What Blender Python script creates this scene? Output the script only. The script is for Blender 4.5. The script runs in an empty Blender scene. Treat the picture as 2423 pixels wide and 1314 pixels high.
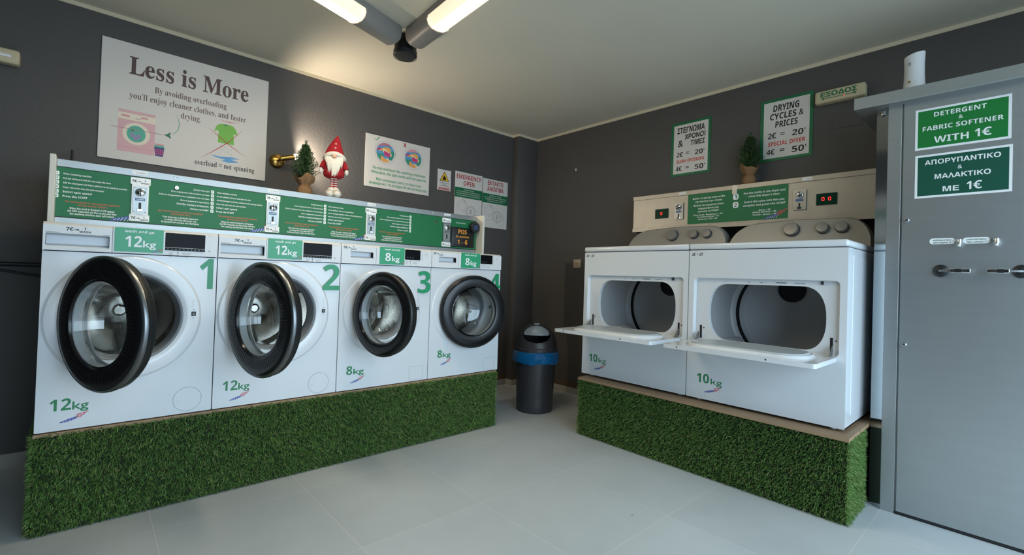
import bpy, bmesh, math, random
import numpy as np
from mathutils import Vector, Matrix
from mathutils.geometry import tessellate_polygon

random.seed(7)
rng = np.random.default_rng(7)
SC = bpy.context.scene
COL = SC.collection
PI = math.pi
R = math.radians

# ------------------------------------------------------------------ camera
cam_data = bpy.data.cameras.new('camera')
cam = bpy.data.objects.new('camera', cam_data)
COL.objects.link(cam)
_r = Vector((0.74013059, -0.67165699, 0.03291817))
_u = Vector((-0.03343042, 0.01214082, 0.9993673))
_f = Vector((0.67163169, 0.74076278, 0.01346799))
_m = Matrix((_r, _u, -_f)).transposed().to_4x4()
_m.translation = Vector((-3.46217258, -3.57601992, 1.08430899))
cam.matrix_world = _m
cam_data.sensor_fit = 'HORIZONTAL'
cam_data.sensor_width = 36.0
cam_data.lens = 1112.2 / 2423 * 36.0
cam_data.shift_y = -15.29 / 2423
cam_data.clip_start = 0.02
SC.camera = cam

# ------------------------------------------------------------------ daylight through the open shop front, exposure
world = bpy.data.worlds.new('daylight')
SC.world = world
world.use_nodes = True
_bg = world.node_tree.nodes['Background']
_bg.inputs[0].default_value = (0.63, 0.83, 1.0, 1)
_bg.inputs[1].default_value = 5.6
SC.view_settings.view_transform = 'Standard'
SC.view_settings.look = 'None'
SC.view_settings.gamma = 1.0
SC.view_settings.use_curve_mapping = False
SC.view_settings.exposure = 0.2
TUBE_STRENGTH = 50.0
LAMP_WATTS = 21.0

portal_data = bpy.data.lights.new('shop_front_portal', 'AREA')
portal_data.shape = 'RECTANGLE'
portal_data.size = 3.3
portal_data.size_y = 2.2
portal_data.cycles.is_portal = True
portal = bpy.data.objects.new('shop_front_portal', portal_data)
COL.objects.link(portal)
portal.location = (-2.075, -4.81, 1.17)
portal.rotation_euler = (R(90), 0, 0)

# ------------------------------------------------------------------ materials
def lin(h):
    h = h.lstrip('#')
    out = []
    for i in (0, 2, 4):
        c = int(h[i:i + 2], 16) / 255
        out.append(c / 12.92 if c <= 0.04045 else ((c + 0.055) / 1.055) ** 2.4)
    return out + [1.0]

MATS = {}
def mat(name, col, rough=0.5, metal=0.0, **kw):
    m = bpy.data.materials.new(name)
    m.use_nodes = True
    nt = m.node_tree
    b = nt.nodes['Principled BSDF']
    c = lin(col) if isinstance(col, str) else list(col) + [1.0]
    b.inputs['Base Color'].default_value = c
    b.inputs['Roughness'].default_value = rough
    b.inputs['Metallic'].default_value = metal
    for k, v in kw.items():
        if k in ('noise', 'bump', 'bscale', 'stretch', 'var'):
            continue
        b.inputs[k].default_value = v
    tc = nt.nodes.new('ShaderNodeTexCoord')
    st = kw.get('stretch', (1, 1, 1))
    mp = nt.nodes.new('ShaderNodeMapping')
    mp.inputs['Scale'].default_value = st
    nt.links.new(tc.outputs['Object'], mp.inputs['Vector'])
    if kw.get('var'):
        n = nt.nodes.new('ShaderNodeTexNoise')
        n.inputs['Scale'].default_value = kw.get('noise', 6.0)
        n.inputs['Detail'].default_value = 6
        nt.links.new(mp.outputs['Vector'], n.inputs['Vector'])
        mx = nt.nodes.new('ShaderNodeMix')
        mx.data_type = 'RGBA'
        v = kw['var']
        mx.inputs[6].default_value = [x * (1 - v) for x in c[:3]] + [1]
        mx.inputs[7].default_value = [min(1, x * (1 + v)) for x in c[:3]] + [1]
        nt.links.new(n.outputs['Fac'], mx.inputs[0])
        nt.links.new(mx.outputs[2], b.inputs['Base Color'])
    if kw.get('bump'):
        n2 = nt.nodes.new('ShaderNodeTexNoise')
        n2.inputs['Scale'].default_value = kw.get('bscale', 80.0)
        n2.inputs['Detail'].default_value = 3
        nt.links.new(mp.outputs['Vector'], n2.inputs['Vector'])
        bp = nt.nodes.new('ShaderNodeBump')
        bp.inputs['Strength'].default_value = kw['bump']
        bp.inputs['Distance'].default_value = 0.01
        nt.links.new(n2.outputs['Fac'], bp.inputs['Height'])
        nt.links.new(bp.outputs['Normal'], b.inputs['Normal'])
    MATS[name] = m
    return m

def emis(name, col, strength):
    m = mat(name, col)
    b = m.node_tree.nodes['Principled BSDF']
    b.inputs['Emission Color'].default_value = lin(col) if isinstance(col, str) else list(col) + [1]
    b.inputs['Emission Strength'].default_value = strength
    return m

mat('wall_paint', '#514e4c', 0.62, var=0.06, noise=3.0, bump=0.22, bscale=45.0)
mat('ceiling_paint', '#d9d2c0', 0.8, var=0.05, noise=2.0, bump=0.08, bscale=30)
mat('cornice_paint', '#d8ccb0', 0.7, var=0.04)
mat('skirting_tile', '#a8a49c', 0.4, var=0.08, noise=8)
mat('skirting_brown', '#5b4b3c', 0.6, var=0.15, noise=12)
mat('enamel', '#d6d9dc', 0.22, var=0.012, noise=2, **{'Coat Weight': 0.35, 'Coat Roughness': 0.08})
mat('white_plastic', '#dedfe0', 0.35, var=0.015)
mat('recess_plastic', '#dde1e6', 0.3, var=0.02)
mat('white_board', '#d6d2c6', 0.5, var=0.04)
mat('paper', '#dcd6d0', 0.55, var=0.015)
mat('sticker_white', '#eceeee', 0.4, var=0.01)
mat('black_gloss', '#0b0c0d', 0.08, var=0.2, **{'Coat Weight': 0.5})
mat('black_satin', '#18191a', 0.42, var=0.1)
mat('display_black', '#08090b', 0.25, var=0.2, **{'Specular IOR Level': 0.08})
mat('ring_black', '#131416', 0.2, var=0.1, **{'Specular IOR Level': 0.35})
mat('black_rubber', '#1b1b1b', 0.55, var=0.1)
mat('black_print', '#17181a', 0.5, var=0.1)
mat('print_grey', '#8b8f93', 0.5, var=0.05)
mat('groove', '#8d949b', 0.6, var=0.05)
mat('gasket', '#888e95', 0.5, var=0.08)
mat('chrome', '#d9dbdc', 0.08, 1.0, var=0.02)
mat('trim_silver', '#7d8082', 0.34, 1.0, var=0.03)
mat('steel', '#9fa3a3', 0.34, 1.0, var=0.07, noise=5, bump=0.05, bscale=60, stretch=(1, 1, 6))
mat('cabinet_steel', '#b6babb', 0.36, 0.85, var=0.06, noise=4, bump=0.04, bscale=40, stretch=(1, 1, 8))
mat('mirror_steel', '#b9c0c2', 0.12, 1.0, var=0.03)
mat('aluminium', '#a8acac', 0.4, 0.8, var=0.05, noise=10)
mat('galvanised', '#aaa69d', 0.42, 0.7, var=0.12, noise=14)
mat('brass', '#b08d4c', 0.25, 1.0, var=0.1)
mat('panel_green', '#0d6a3e', 0.5, var=0.03)
mat('label_green', '#2a9c6e', 0.35, var=0.02)
mat('digit_green', '#149060', 0.35, var=0.02)
mat('kg_green', '#1c7a48', 0.4, var=0.03)
mat('sign_green', '#0c6b42', 0.45, var=0.04)
mat('bright_green', '#0a7530', 0.45, var=0.03)
mat('teal_green', '#064f3d', 0.45, var=0.03)
mat('text_green', '#3c9a5e', 0.5, var=0.03)
mat('flag_blue', '#39489a', 0.4, var=0.05)
mat('flag_red', '#c8454c', 0.4, var=0.05)
mat('text_orange', '#c4642f', 0.4, var=0.05)
mat('text_red', '#cf4038', 0.5, var=0.03)
mat('crimson', '#b8322f', 0.5, var=0.03)
mat('pos_orange', '#eea23a', 0.4, var=0.03)
mat('yellow', '#e8b21c', 0.45, var=0.03)
mat('title_brown', '#55413f', 0.5, var=0.05)
mat('text_brown', '#6d5856', 0.5, var=0.05)
mat('pink', '#dcaeb2', 0.5, var=0.03)
mat('pink_dark', '#d99aa2', 0.5, var=0.03)
mat('cream', '#e9ddc9', 0.5, var=0.02)
mat('teal', '#4fae97', 0.5, var=0.04)
mat('lilac', '#8f8fae', 0.5, var=0.04)
mat('magenta', '#c23c79', 0.5, var=0.03)
mat('navy', '#3b3f7c', 0.5, var=0.04)
mat('shirt_green', '#72b843', 0.5, var=0.05)
mat('shirt_dark', '#3a8c4e', 0.5, var=0.04)
mat('water_blue', '#5a9fd6', 0.5, var=0.04)
mat('sky_blue', '#4f97c6', 0.5, var=0.04)
mat('orange', '#e4a35a', 0.5, var=0.04)
mat('sand', '#ead0a4', 0.5, var=0.03)
mat('jade', '#2f8f77', 0.5, var=0.04)
mat('mauve', '#b3788c', 0.5, var=0.04)
mat('blue_tag', '#3f6391', 0.4, var=0.04)
mat('console_grey', '#918d86', 0.34, 0.2, var=0.03)
mat('knob_grey', '#807e7b', 0.32, 0.5, var=0.05)
mat('drum_grey', '#b2b4b6', 0.38, var=0.05)
mat('pad_grey', '#aeb4b6', 0.3, var=0.06, noise=20)
mat('plywood', '#997d60', 0.6, var=0.15, noise=9, stretch=(1, 6, 1))
mat('turf_back', '#16210f', 0.9, var=0.2)
mat('blade_a', '#587a38', 0.65, var=0.08)
mat('blade_b', '#6f9346', 0.65, var=0.08)
mat('blade_c', '#3f6228', 0.65, var=0.08)
mat('blade_d', '#a39c68', 0.65, var=0.08)
mat('needle_a', '#2c4a20', 0.7, var=0.1)
mat('needle_b', '#42642b', 0.7, var=0.1)
mat('needle_c', '#1d3516', 0.7, var=0.1)
mat('bark', '#4a3824', 0.8, var=0.2)
mat('burlap', '#8f6d4a', 0.9, var=0.2, noise=40, bump=0.6, bscale=220)
mat('twine', '#8f6a42', 0.9, var=0.2, noise=60)
mat('gnome_red', '#a80f1f', 0.85, var=0.12, noise=60, bump=0.4, bscale=150)
mat('gnome_white', '#e9e2d6', 0.9, var=0.06, noise=40, bump=0.5, bscale=120)
mat('beard_white', '#ece5d6', 0.8, var=0.06, noise=30)
mat('nose_skin', '#e9b492', 0.7, var=0.04)
mat('pompom', '#e59a94', 0.9, var=0.1, bump=0.5, bscale=120)
mat('bin_black', '#343336', 0.4, var=0.08, noise=10)
mat('flap_grey', '#7d848a', 0.35, var=0.04)
mat('fixture_grey', '#8b8783', 0.45, var=0.04)
mat('exit_cream', '#c7ba98', 0.5, var=0.05, noise=10)
mat('socket_cream', '#b9a892', 0.5, var=0.05)
mat('cable_black', '#0f0f10', 0.5, var=0.1)
mat('can_white', '#dcdcdc', 0.3, var=0.02)
mat('led_off', '#0a3526', 0.35, var=0.1, **{'Specular IOR Level': 0.08})
mat('grille_dark', '#202224', 0.5, 0.4, var=0.2)
mat('glazing_frame', '#3a3d40', 0.4, 0.4, var=0.05)
mat('pavement', '#8d8f90', 0.8, var=0.1, noise=4)
emis('led_red', '#ff2a2a', 1.6)
emis('tube_light', (1.0, 0.86, 0.62), TUBE_STRENGTH)
emis('lens_glow', (1.0, 0.82, 0.60), 0.72)
emis('bulb_light', (1.0, 0.85, 0.65), 2.5)
g = mat('clear_glass', '#f4f8f8', 0.0, **{'Transmission Weight': 1.0, 'IOR': 1.52})
g = mat('lens_plastic', '#f0e6d0', 0.25, **{'Transmission Weight': 0.6, 'IOR': 1.4})
g = mat('bag_blue', '#186ba6', 0.25, var=0.15, noise=15, bump=0.5, bscale=30, **{'Transmission Weight': 0.35, 'IOR': 1.2})
g = mat('clear_sticker', '#d6d9dc', 0.24, var=0.01, **{'Coat Weight': 0.35, 'Coat Roughness': 0.08})

def two_tone_stripes(name, a, b, axis, freq):
    m = mat(name, a, 0.85)
    nt = m.node_tree
    tc = nt.nodes.new('ShaderNodeTexCoord')
    sp = nt.nodes.new('ShaderNodeSeparateXYZ')
    nt.links.new(tc.outputs['Object'], sp.inputs[0])
    mu = nt.nodes.new('ShaderNodeMath'); mu.operation = 'MULTIPLY'; mu.inputs[1].default_value = freq
    nt.links.new(sp.outputs[axis], mu.inputs[0])
    fr = nt.nodes.new('ShaderNodeMath'); fr.operation = 'FRACT'
    nt.links.new(mu.outputs[0], fr.inputs[0])
    gt = nt.nodes.new('ShaderNodeMath'); gt.operation = 'GREATER_THAN'; gt.inputs[1].default_value = 0.5
    nt.links.new(fr.outputs[0], gt.inputs[0])
    mx = nt.nodes.new('ShaderNodeMix'); mx.data_type = 'RGBA'
    mx.inputs[6].default_value = lin(a); mx.inputs[7].default_value = lin(b)
    nt.links.new(gt.outputs[0], mx.inputs[0])
    nt.links.new(mx.outputs[2], nt.nodes['Principled BSDF'].inputs['Base Color'])
two_tone_stripes('sock_stripes', '#b3262f', '#e9dfd2', 2, 72.0)

def math_node(nt, op, a=None, b=None):
    n = nt.nodes.new('ShaderNodeMath'); n.operation = op
    for i, v in enumerate((a, b)):
        if v is None: continue
        if isinstance(v, (int, float)): n.inputs[i].default_value = v
        else: nt.links.new(v, n.inputs[i])
    return n.outputs[0]

def floor_material():
    m = mat('floor_tiles', '#a9abaa', 0.42, bump=0.03, bscale=60)
    nt = m.node_tree; b = nt.nodes['Principled BSDF']
    tc = nt.nodes.new('ShaderNodeTexCoord'); sp = nt.nodes.new('ShaderNodeSeparateXYZ')
    nt.links.new(tc.outputs['Object'], sp.inputs[0])
    fx = math_node(nt, 'DIVIDE', math_node(nt, 'ADD', sp.outputs[0], 0.82), 0.6)
    fy = math_node(nt, 'DIVIDE', math_node(nt, 'ADD', sp.outputs[1], 1.188), 0.635)
    def line(v, s):
        d = math_node(nt, 'ABSOLUTE', math_node(nt, 'SUBTRACT', math_node(nt, 'FRACT', math_node(nt, 'ADD', v, 0.5)), 0.5))
        return math_node(nt, 'LESS_THAN', d, 0.0014 / s)
    gx, gy = line(fx, 0.6), line(fy, 0.635)
    gr = math_node(nt, 'MAXIMUM', gx, gy)
    n = nt.nodes.new('ShaderNodeTexNoise'); n.inputs['Scale'].default_value = 2.2; n.inputs['Detail'].default_value = 8
    n.inputs['Roughness'].default_value = 0.6
    nt.links.new(tc.outputs['Object'], n.inputs['Vector'])
    mx = nt.nodes.new('ShaderNodeMix'); mx.data_type = 'RGBA'
    mx.inputs[6].default_value = lin('#adb2b2'); mx.inputs[7].default_value = lin('#c9cdcd')
    nt.links.new(n.outputs['Fac'], mx.inputs[0])
    # a different tone for each tile
    cv = nt.nodes.new('ShaderNodeCombineXYZ')
    nt.links.new(math_node(nt, 'FLOOR', fx), cv.inputs[0]); nt.links.new(math_node(nt, 'FLOOR', fy), cv.inputs[1])
    wn = nt.nodes.new('ShaderNodeTexWhiteNoise'); nt.links.new(cv.outputs[0], wn.inputs['Vector'])
    hv = nt.nodes.new('ShaderNodeHueSaturation')
    nt.links.new(math_node(nt, 'ADD', math_node(nt, 'MULTIPLY', wn.outputs['Value'], 0.06), 0.97), hv.inputs['Value'])
    nt.links.new(mx.outputs[2], hv.inputs['Color'])
    # a few dark specks
    sn = nt.nodes.new('ShaderNodeTexVoronoi'); sn.inputs['Scale'].default_value = 3.0
    nt.links.new(tc.outputs['Object'], sn.inputs['Vector'])
    spk = math_node(nt, 'LESS_THAN', sn.outputs['Distance'], 0.02)
    m2 = nt.nodes.new('ShaderNodeMix'); m2.data_type = 'RGBA'
    m2.inputs[7].default_value = lin('#5d5f5f')
    nt.links.new(math_node(nt, 'MULTIPLY', spk, 0.6), m2.inputs[0]); nt.links.new(hv.outputs['Color'], m2.inputs[6])
    m3 = nt.nodes.new('ShaderNodeMix'); m3.data_type = 'RGBA'
    m3.inputs[7].default_value = lin('#d6d6d0')
    nt.links.new(math_node(nt, 'MULTIPLY', gr, 0.75), m3.inputs[0]); nt.links.new(m2.outputs[2], m3.inputs[6])
    nt.links.new(m3.outputs[2], b.inputs['Base Color'])
floor_material()

def drum_steel():
    m = mat('drum_steel', '#bdb8b0', 0.17, 1.0)
    nt = m.node_tree; b = nt.nodes['Principled BSDF']
    tc = nt.nodes.new('ShaderNodeTexCoord'); sp = nt.nodes.new('ShaderNodeSeparateXYZ')
    nt.links.new(tc.outputs['Object'], sp.inputs[0])
    ang = math_node(nt, 'ARCTAN2', math_node(nt, 'ADD', sp.outputs[0], 0.026), math_node(nt, 'SUBTRACT', sp.outputs[2], 0.455))
    u = math_node(nt, 'MULTIPLY', ang, 17.0)
    v = math_node(nt, 'MULTIPLY', sp.outputs[1], 70.0)
    row = math_node(nt, 'MULTIPLY', math_node(nt, 'MODULO', math_node(nt, 'FLOOR', v), 2.0), 0.5)
    du = math_node(nt, 'SUBTRACT', math_node(nt, 'FRACT', math_node(nt, 'ADD', u, row)), 0.5)
    dv = math_node(nt, 'SUBTRACT', math_node(nt, 'FRACT', v), 0.5)
    d = math_node(nt, 'SQRT', math_node(nt, 'ADD', math_node(nt, 'MULTIPLY', du, du), math_node(nt, 'MULTIPLY', dv, dv)))
    h = math_node(nt, 'SUBTRACT', 0.32, d)
    h = math_node(nt, 'MAXIMUM', h, 0.0)
    bp = nt.nodes.new('ShaderNodeBump'); bp.inputs['Strength'].default_value = 0.55; bp.inputs['Distance'].default_value = 0.006
    nt.links.new(h, bp.inputs['Height']); nt.links.new(bp.outputs['Normal'], b.inputs['Normal'])
drum_steel()

# ------------------------------------------------------------------ lettering
FIXED = {'€': '€'}
def conv(s, style):
    if style == 'reg':
        return s
    out = []
    for ch in s:
        o = ord(ch)
        if style == 'serif':
            if 'A' <= ch <= 'Z': ch = chr(0x1D400 + o - 65)
            elif 'a' <= ch <= 'z': ch = chr(0x1D41A + o - 97)
            elif '0' <= ch <= '9': ch = chr(0x1D7CE + o - 48)
        else:
            if 'A' <= ch <= 'Z': ch = chr(0x1D5D4 + o - 65)
            elif 'a' <= ch <= 'z': ch = chr(0x1D5EE + o - 97)
            elif '0' <= ch <= '9': ch = chr(0x1D7EC + o - 48)
            elif 0x391 <= o <= 0x3A9:
                ch = chr(0x1D756 + o - 0x391)
            elif 0x3B1 <= o <= 0x3C9:
                ch = chr(0x1D770 + o - 0x3B1)
        out.append(ch)
    return ''.join(out)

_glyphs = {}
def glyphs(s, style, off=0.0):
    key = (s, style, off)
    if key not in _glyphs and '€' in s and style == 'bold':
        # euro sign: a C with two bars
        v, f = glyphs(s.replace('€', 'C'), style, off)
        c1 = glyphs(s[:s.index('€')] + 'C', style, off)[0]; c0 = glyphs('C', style, off)[0]
        xe = c1[:, 0].max(); wc = c0[:, 0].max() - c0[:, 0].min(); hc = c0[:, 1].max() - c0[:, 1].min()
        n = len(v); vv = [(p[0], p[1], 0.0) for p in v]; ff = list(f)
        for k in (0.53, 0.35):
            y0, y1 = hc * k, hc * (k + 0.10)
            xa, xb = xe - wc - 0.09, xe - wc * 0.30
            vv += [(xa, y0, 1.0), (xb, y0, 1.0), (xb, y1, 1.0), (xa, y1, 1.0)]; ff.append((n, n + 1, n + 2, n + 3)); n += 4
        _glyphs[key] = (np.array(vv), ff)
    if key not in _glyphs:
        cu = bpy.data.curves.new('lettering', 'FONT')
        cu.body = conv(s, style); cu.size = 1.0; cu.resolution_u = 3; cu.offset = off
        ob = bpy.data.objects.new('lettering', cu)
        me = bpy.data.meshes.new_from_object(ob)
        v = np.array([(q.co.x, q.co.y) for q in me.vertices]) if len(me.vertices) else np.zeros((0, 2))
        f = [tuple(p.vertices) for p in me.polygons]
        bpy.data.objects.remove(ob); bpy.data.curves.remove(cu); bpy.data.meshes.remove(me)
        _glyphs[key] = (v, f)
    return _glyphs[key]

# ------------------------------------------------------------------ building shapes
def rrect(x0, x1, z0, z1, r, n=6):
    pts = []
    for cx, cz, a0 in ((x1 - r, z1 - r, 0), (x0 + r, z1 - r, 90), (x0 + r, z0 + r, 180), (x1 - r, z0 + r, 270)):
        for k in range(n + 1):
            a = R(a0 + 90 * k / n)
            pts.append((cx + r * math.cos(a), cz + r * math.sin(a)))
    return pts

def circ(cx, cz, r, n=48, a0=0.0, a1=360.0, rz=None):
    full = abs(a1 - a0) >= 360
    m = n if full else n + 1
    return [(cx + r * math.cos(R(a0 + (a1 - a0) * k / n)), cz + (rz or r) * math.sin(R(a0 + (a1 - a0) * k / n))) for k in range(m)]

class MB:
    """collects shapes with materials, builds them as one mesh object"""
    def __init__(s):
        s.v = []; s.f = []; s.mi = []; s.slots = []
    def slot(s, m):
        if m not in s.slots: s.slots.append(m)
        return s.slots.index(m)
    def add(s, vs, fs, m, M=None):
        o = len(s.v); k = s.slot(m)
        if M is not None: vs = [tuple(M @ Vector(p)) for p in vs]
        s.v.extend([tuple(map(float, p)) for p in vs])
        for f in fs:
            s.f.append(tuple(i + o for i in f)); s.mi.append(k)
        return s
    def box(s, x0, x1, y0, y1, z0, z1, m, bev=0.0, seg=2, M=None):
        if bev <= 0:
            vs = [(x, y, z) for x in (x0, x1) for y in (y0, y1) for z in (z0, z1)]
            fs = [(0, 1, 3, 2), (4, 6, 7, 5), (0, 4, 5, 1), (2, 3, 7, 6), (0, 2, 6, 4), (1, 5, 7, 3)]
            return s.add(vs, fs, m, M)
        bm = bmesh.new()
        bmesh.ops.create_cube(bm, size=1.0)
        for v in bm.verts:
            v.co = Vector(((x0 + x1) / 2 + v.co.x * (x1 - x0), (y0 + y1) / 2 + v.co.y * (y1 - y0), (z0 + z1) / 2 + v.co.z * (z1 - z0)))
        bmesh.ops.bevel(bm, geom=list(bm.edges), offset=bev, segments=seg, affect='EDGES', profile=0.5)
        bm.verts.index_update()
        vs = [tuple(v.co) for v in bm.verts]; fs = [tuple(v.index for v in f.verts) for f in bm.faces]
        bm.free()
        return s.add(vs, fs, m, M)
    def flat(s, out, y, m, holes=(), flip=False, M=None):
        loops = [out] + list(holes)
        pts = [p for l in loops for p in l]
        tris = tessellate_polygon([[Vector((p[0], p[1], 0)) for p in l] for l in loops])
        vs = [(p[0], y, p[1]) for p in pts]
        fs = []
        for t in tris:
            a, b, c = (pts[i] for i in t)
            ccw = (b[0] - a[0]) * (c[1] - a[1]) - (b[1] - a[1]) * (c[0] - a[0]) > 0
            fs.append(tuple(t) if ccw != flip else tuple(reversed(t)))
        return s.add(vs, fs, m, M)
    def wall(s, out, y0, y1, m, M=None, taper=None):
        n = len(out); out2 = taper or out
        vs = [(p[0], y0, p[1]) for p in out] + [(p[0], y1, p[1]) for p in out2]
        fs = [(i, (i + 1) % n, n + (i + 1) % n, n + i) for i in range(n)]
        return s.add(vs, fs, m, M)
    def prism(s, out, y0, y1, m, holes=(), M=None, side=None):
        """outline in x-z pushed from y0 (front) to y1 (back)"""
        s.flat(out, y0, m, holes, False, M); s.flat(out, y1, m, holes, True, M)
        for l in [out] + list(holes): s.wall(l, y0, y1, side or m, M)
        return s
    def lathe(s, prof, m, O=(0, 0, 0), A=(0, 0, 1), n=48, M=None, ref=None, sx=1.0, sy=1.0, keep=None):
        O = Vector(O); A = Vector(A).normalized()
        ref = Vector(ref) if ref else (Vector((0, 0, 1)) if abs(A.z) < 0.9 else Vector((1, 0, 0)))
        e1 = (ref - A * ref.dot(A)).normalized(); e2 = A.cross(e1)
        vs = []; fs = []; rows = []
        for r, h in prof:
            if r < 1e-7:
                rows.append([len(vs)]); vs.append(tuple(O + A * h)); continue
            row = []
            for k in range(n):
                a = 2 * PI * k / n
                row.append(len(vs)); vs.append(tuple(O + A * h + e1 * (r * sx * math.cos(a)) + e2 * (r * sy * math.sin(a))))
            rows.append(row)
        for i, (a, b) in enumerate(zip(rows, rows[1:])):
            for k in range(n):
                if keep and not keep(i, k): continue
                k2 = (k + 1) % n
                if len(a) == 1 and len(b) == 1: continue
                if len(a) == 1: fs.append((a[0], b[k], b[k2]))
                elif len(b) == 1: fs.append((a[k], b[0], a[k2]))
                else: fs.append((a[k], b[k], b[k2], a[k2]))
        return s.add(vs, fs, m, M)
    def tube(s, pts, rad, m, n=10, M=None, cap=True):
        pts = [Vector(p) for p in pts]
        rad = rad if isinstance(rad, (list, tuple)) else [rad] * len(pts)
        vs = []; fs = []
        t0 = (pts[1] - pts[0]).normalized()
        e = Vector((0, 0, 1)) if abs(t0.z) < 0.9 else Vector((1, 0, 0))
        for i, p in enumerate(pts):
            t = (pts[min(i + 1, len(pts) - 1)] - pts[max(i - 1, 0)]).normalized()
            e = (e - t * e.dot(t)).normalized(); e2 = t.cross(e)
            for k in range(n):
                a = 2 * PI * k / n
                vs.append(tuple(p + e * (rad[i] * math.cos(a)) + e2 * (rad[i] * math.sin(a))))
        for i in range(len(pts) - 1):
            for k in range(n):
                k2 = (k + 1) % n
                fs.append((i * n + k, i * n + k2, (i + 1) * n + k2, (i + 1) * n + k))
        if cap:
            fs.append(tuple(reversed(range(n)))); fs.append(tuple((len(pts) - 1) * n + k for k in range(n)))
        return s.add(vs, fs, m, M)
    def ball(s, c, r, m, n=16, k=10, M=None, sq=(1, 1, 1)):
        prof = [(math.sin(PI * i / k), -math.cos(PI * i / k)) for i in range(k + 1)]
        prof[0] = (0, -1); prof[-1] = (0, 1)
        T = Matrix.Translation(Vector(c)) @ Matrix.Diagonal((r * sq[0], r * sq[1], r * sq[2], 1))
        if M is not None: T = M @ T
        return s.lathe(prof, m, n=n, M=T)
    def line(s, pts, w, y, m, M=None, taper=False):
        L = []; Rr = []
        for i, p in enumerate(pts):
            a = pts[max(i - 1, 0)]; b = pts[min(i + 1, len(pts) - 1)]
            dx, dz = b[0] - a[0], b[1] - a[1]; l = math.hypot(dx, dz) or 1
            k = w / 2
            if taper: k *= max(0.15, math.sin(PI * (i + 0.3) / (len(pts) - 0.4)))
            L.append((p[0] - dz / l * k, y, p[1] + dx / l * k)); Rr.append((p[0] + dz / l * k, y, p[1] - dx / l * k))
        n = len(pts)
        return s.add(L + Rr, [(i, n + i, n + i + 1, i + 1) for i in range(n - 1)], m, M)
    def ring(s, cx, cz, r, w, y, m, n=48, a0=0, a1=360, M=None):
        pts = circ(cx, cz, r, n, a0, a1)
        if a1 - a0 >= 360: pts = pts + [pts[0], pts[1]]
        return s.line(pts, w, y, m, M)
    def text(s, t, x, z, h, y, m, style='bold', al='l', w=None, shear=0.0, off=0.0, M=None):
        v, f = glyphs(t, style, off)
        if not len(v): return s
        hv = glyphs('H', style, off)[0]; cap = hv[:, 1].max() - hv[:, 1].min()
        x0, x1 = v[:, 0].min(), v[:, 0].max()
        if h is None: su = sv = w / (x1 - x0)
        else:
            sv = h / cap; su = sv if w is None else w / (x1 - x0)
        wd = (x1 - x0) * su
        ox = x - (0 if al == 'l' else wd / 2 if al == 'c' else wd)
        vs = [(ox + (p[0] - x0) * su + shear * p[1] * sv, y - (0.0003 if len(p) > 2 and p[2] else 0.0), z + p[1] * sv) for p in v]
        return s.add(vs, f, m, M)
    def build(s, name, parent=None, loc=None, rz=None, recalc=False, sharp=0.6):
        me = bpy.data.meshes.new(name)
        me.from_pydata(s.v, [], s.f)
        for k in s.slots: me.materials.append(MATS[k])
        me.polygons.foreach_set('material_index', np.array(s.mi, dtype=np.int32))
        me.polygons.foreach_set('use_smooth', np.ones(len(s.f), dtype=bool))
        if recalc:
            bm = bmesh.new(); bm.from_mesh(me); bmesh.ops.recalc_face_normals(bm, faces=list(bm.faces)); bm.to_mesh(me); bm.free()
        me.set_sharp_from_angle(angle=sharp)
        me.update()
        o = bpy.data.objects.new(name, me)
        COL.objects.link(o)
        if parent: o.parent = parent
        if loc is not None: o.location = loc
        if rz is not None: o.rotation_euler = (0, 0, rz)
        return o

def thing(name, label, cat, loc=(0, 0, 0), rz=0.0, group=None):
    o = bpy.data.objects.new(name, None)
    COL.objects.link(o); o.location = loc; o.rotation_euler = (0, 0, rz)
    o.empty_display_size = 0.1
    return tag(o, label, cat, group)

def tag(o, label, cat, group=None):
    o['label'] = label; o['category'] = cat
    if group: o['group'] = group
    return o

def structure(o):
    o['kind'] = 'structure'
    return o

def flag(mb, x, z, w, y):
    """the stars-and-stripes wing printed on stickers: blue wing rising to the right, red streamers"""
    h = w * 0.42
    n = 10
    top = [(x + w * 0.62 * k / n, z + h * (0.02 + 0.52 * (k / n) ** 0.7)) for k in range(n + 1)]
    bot = [(x + w * (0.62 - 0.04) * k / n, z + h * 0.30 * (k / n) ** 2.4) for k in range(n, 0, -1)]
    mb.flat(top + bot, y, 'flag_blue')
    for k in range(5):
        a = x + w * (0.12 + 0.1 * k)
        mb.line([(a, z + h * 0.05), (a + w * 0.07, z + h * (0.22 + 0.05 * k))], w * 0.014, y - 0.0002, 'sticker_white')
    for k in range(3):
        zz = z + h * (0.32 + 0.17 * k)
        L = (0.20, 0.32, 0.42)[k]
        pts = [(x + w * (0.56 + L * q / 6), zz + h * (0.05 * math.sin(q * 1.0) + 0.36 * (q / 6) ** 1.3 * (0.7 + 0.15 * k))) for q in range(7)]
        mb.line(pts, h * 0.085, y, 'flag_red')

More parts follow.
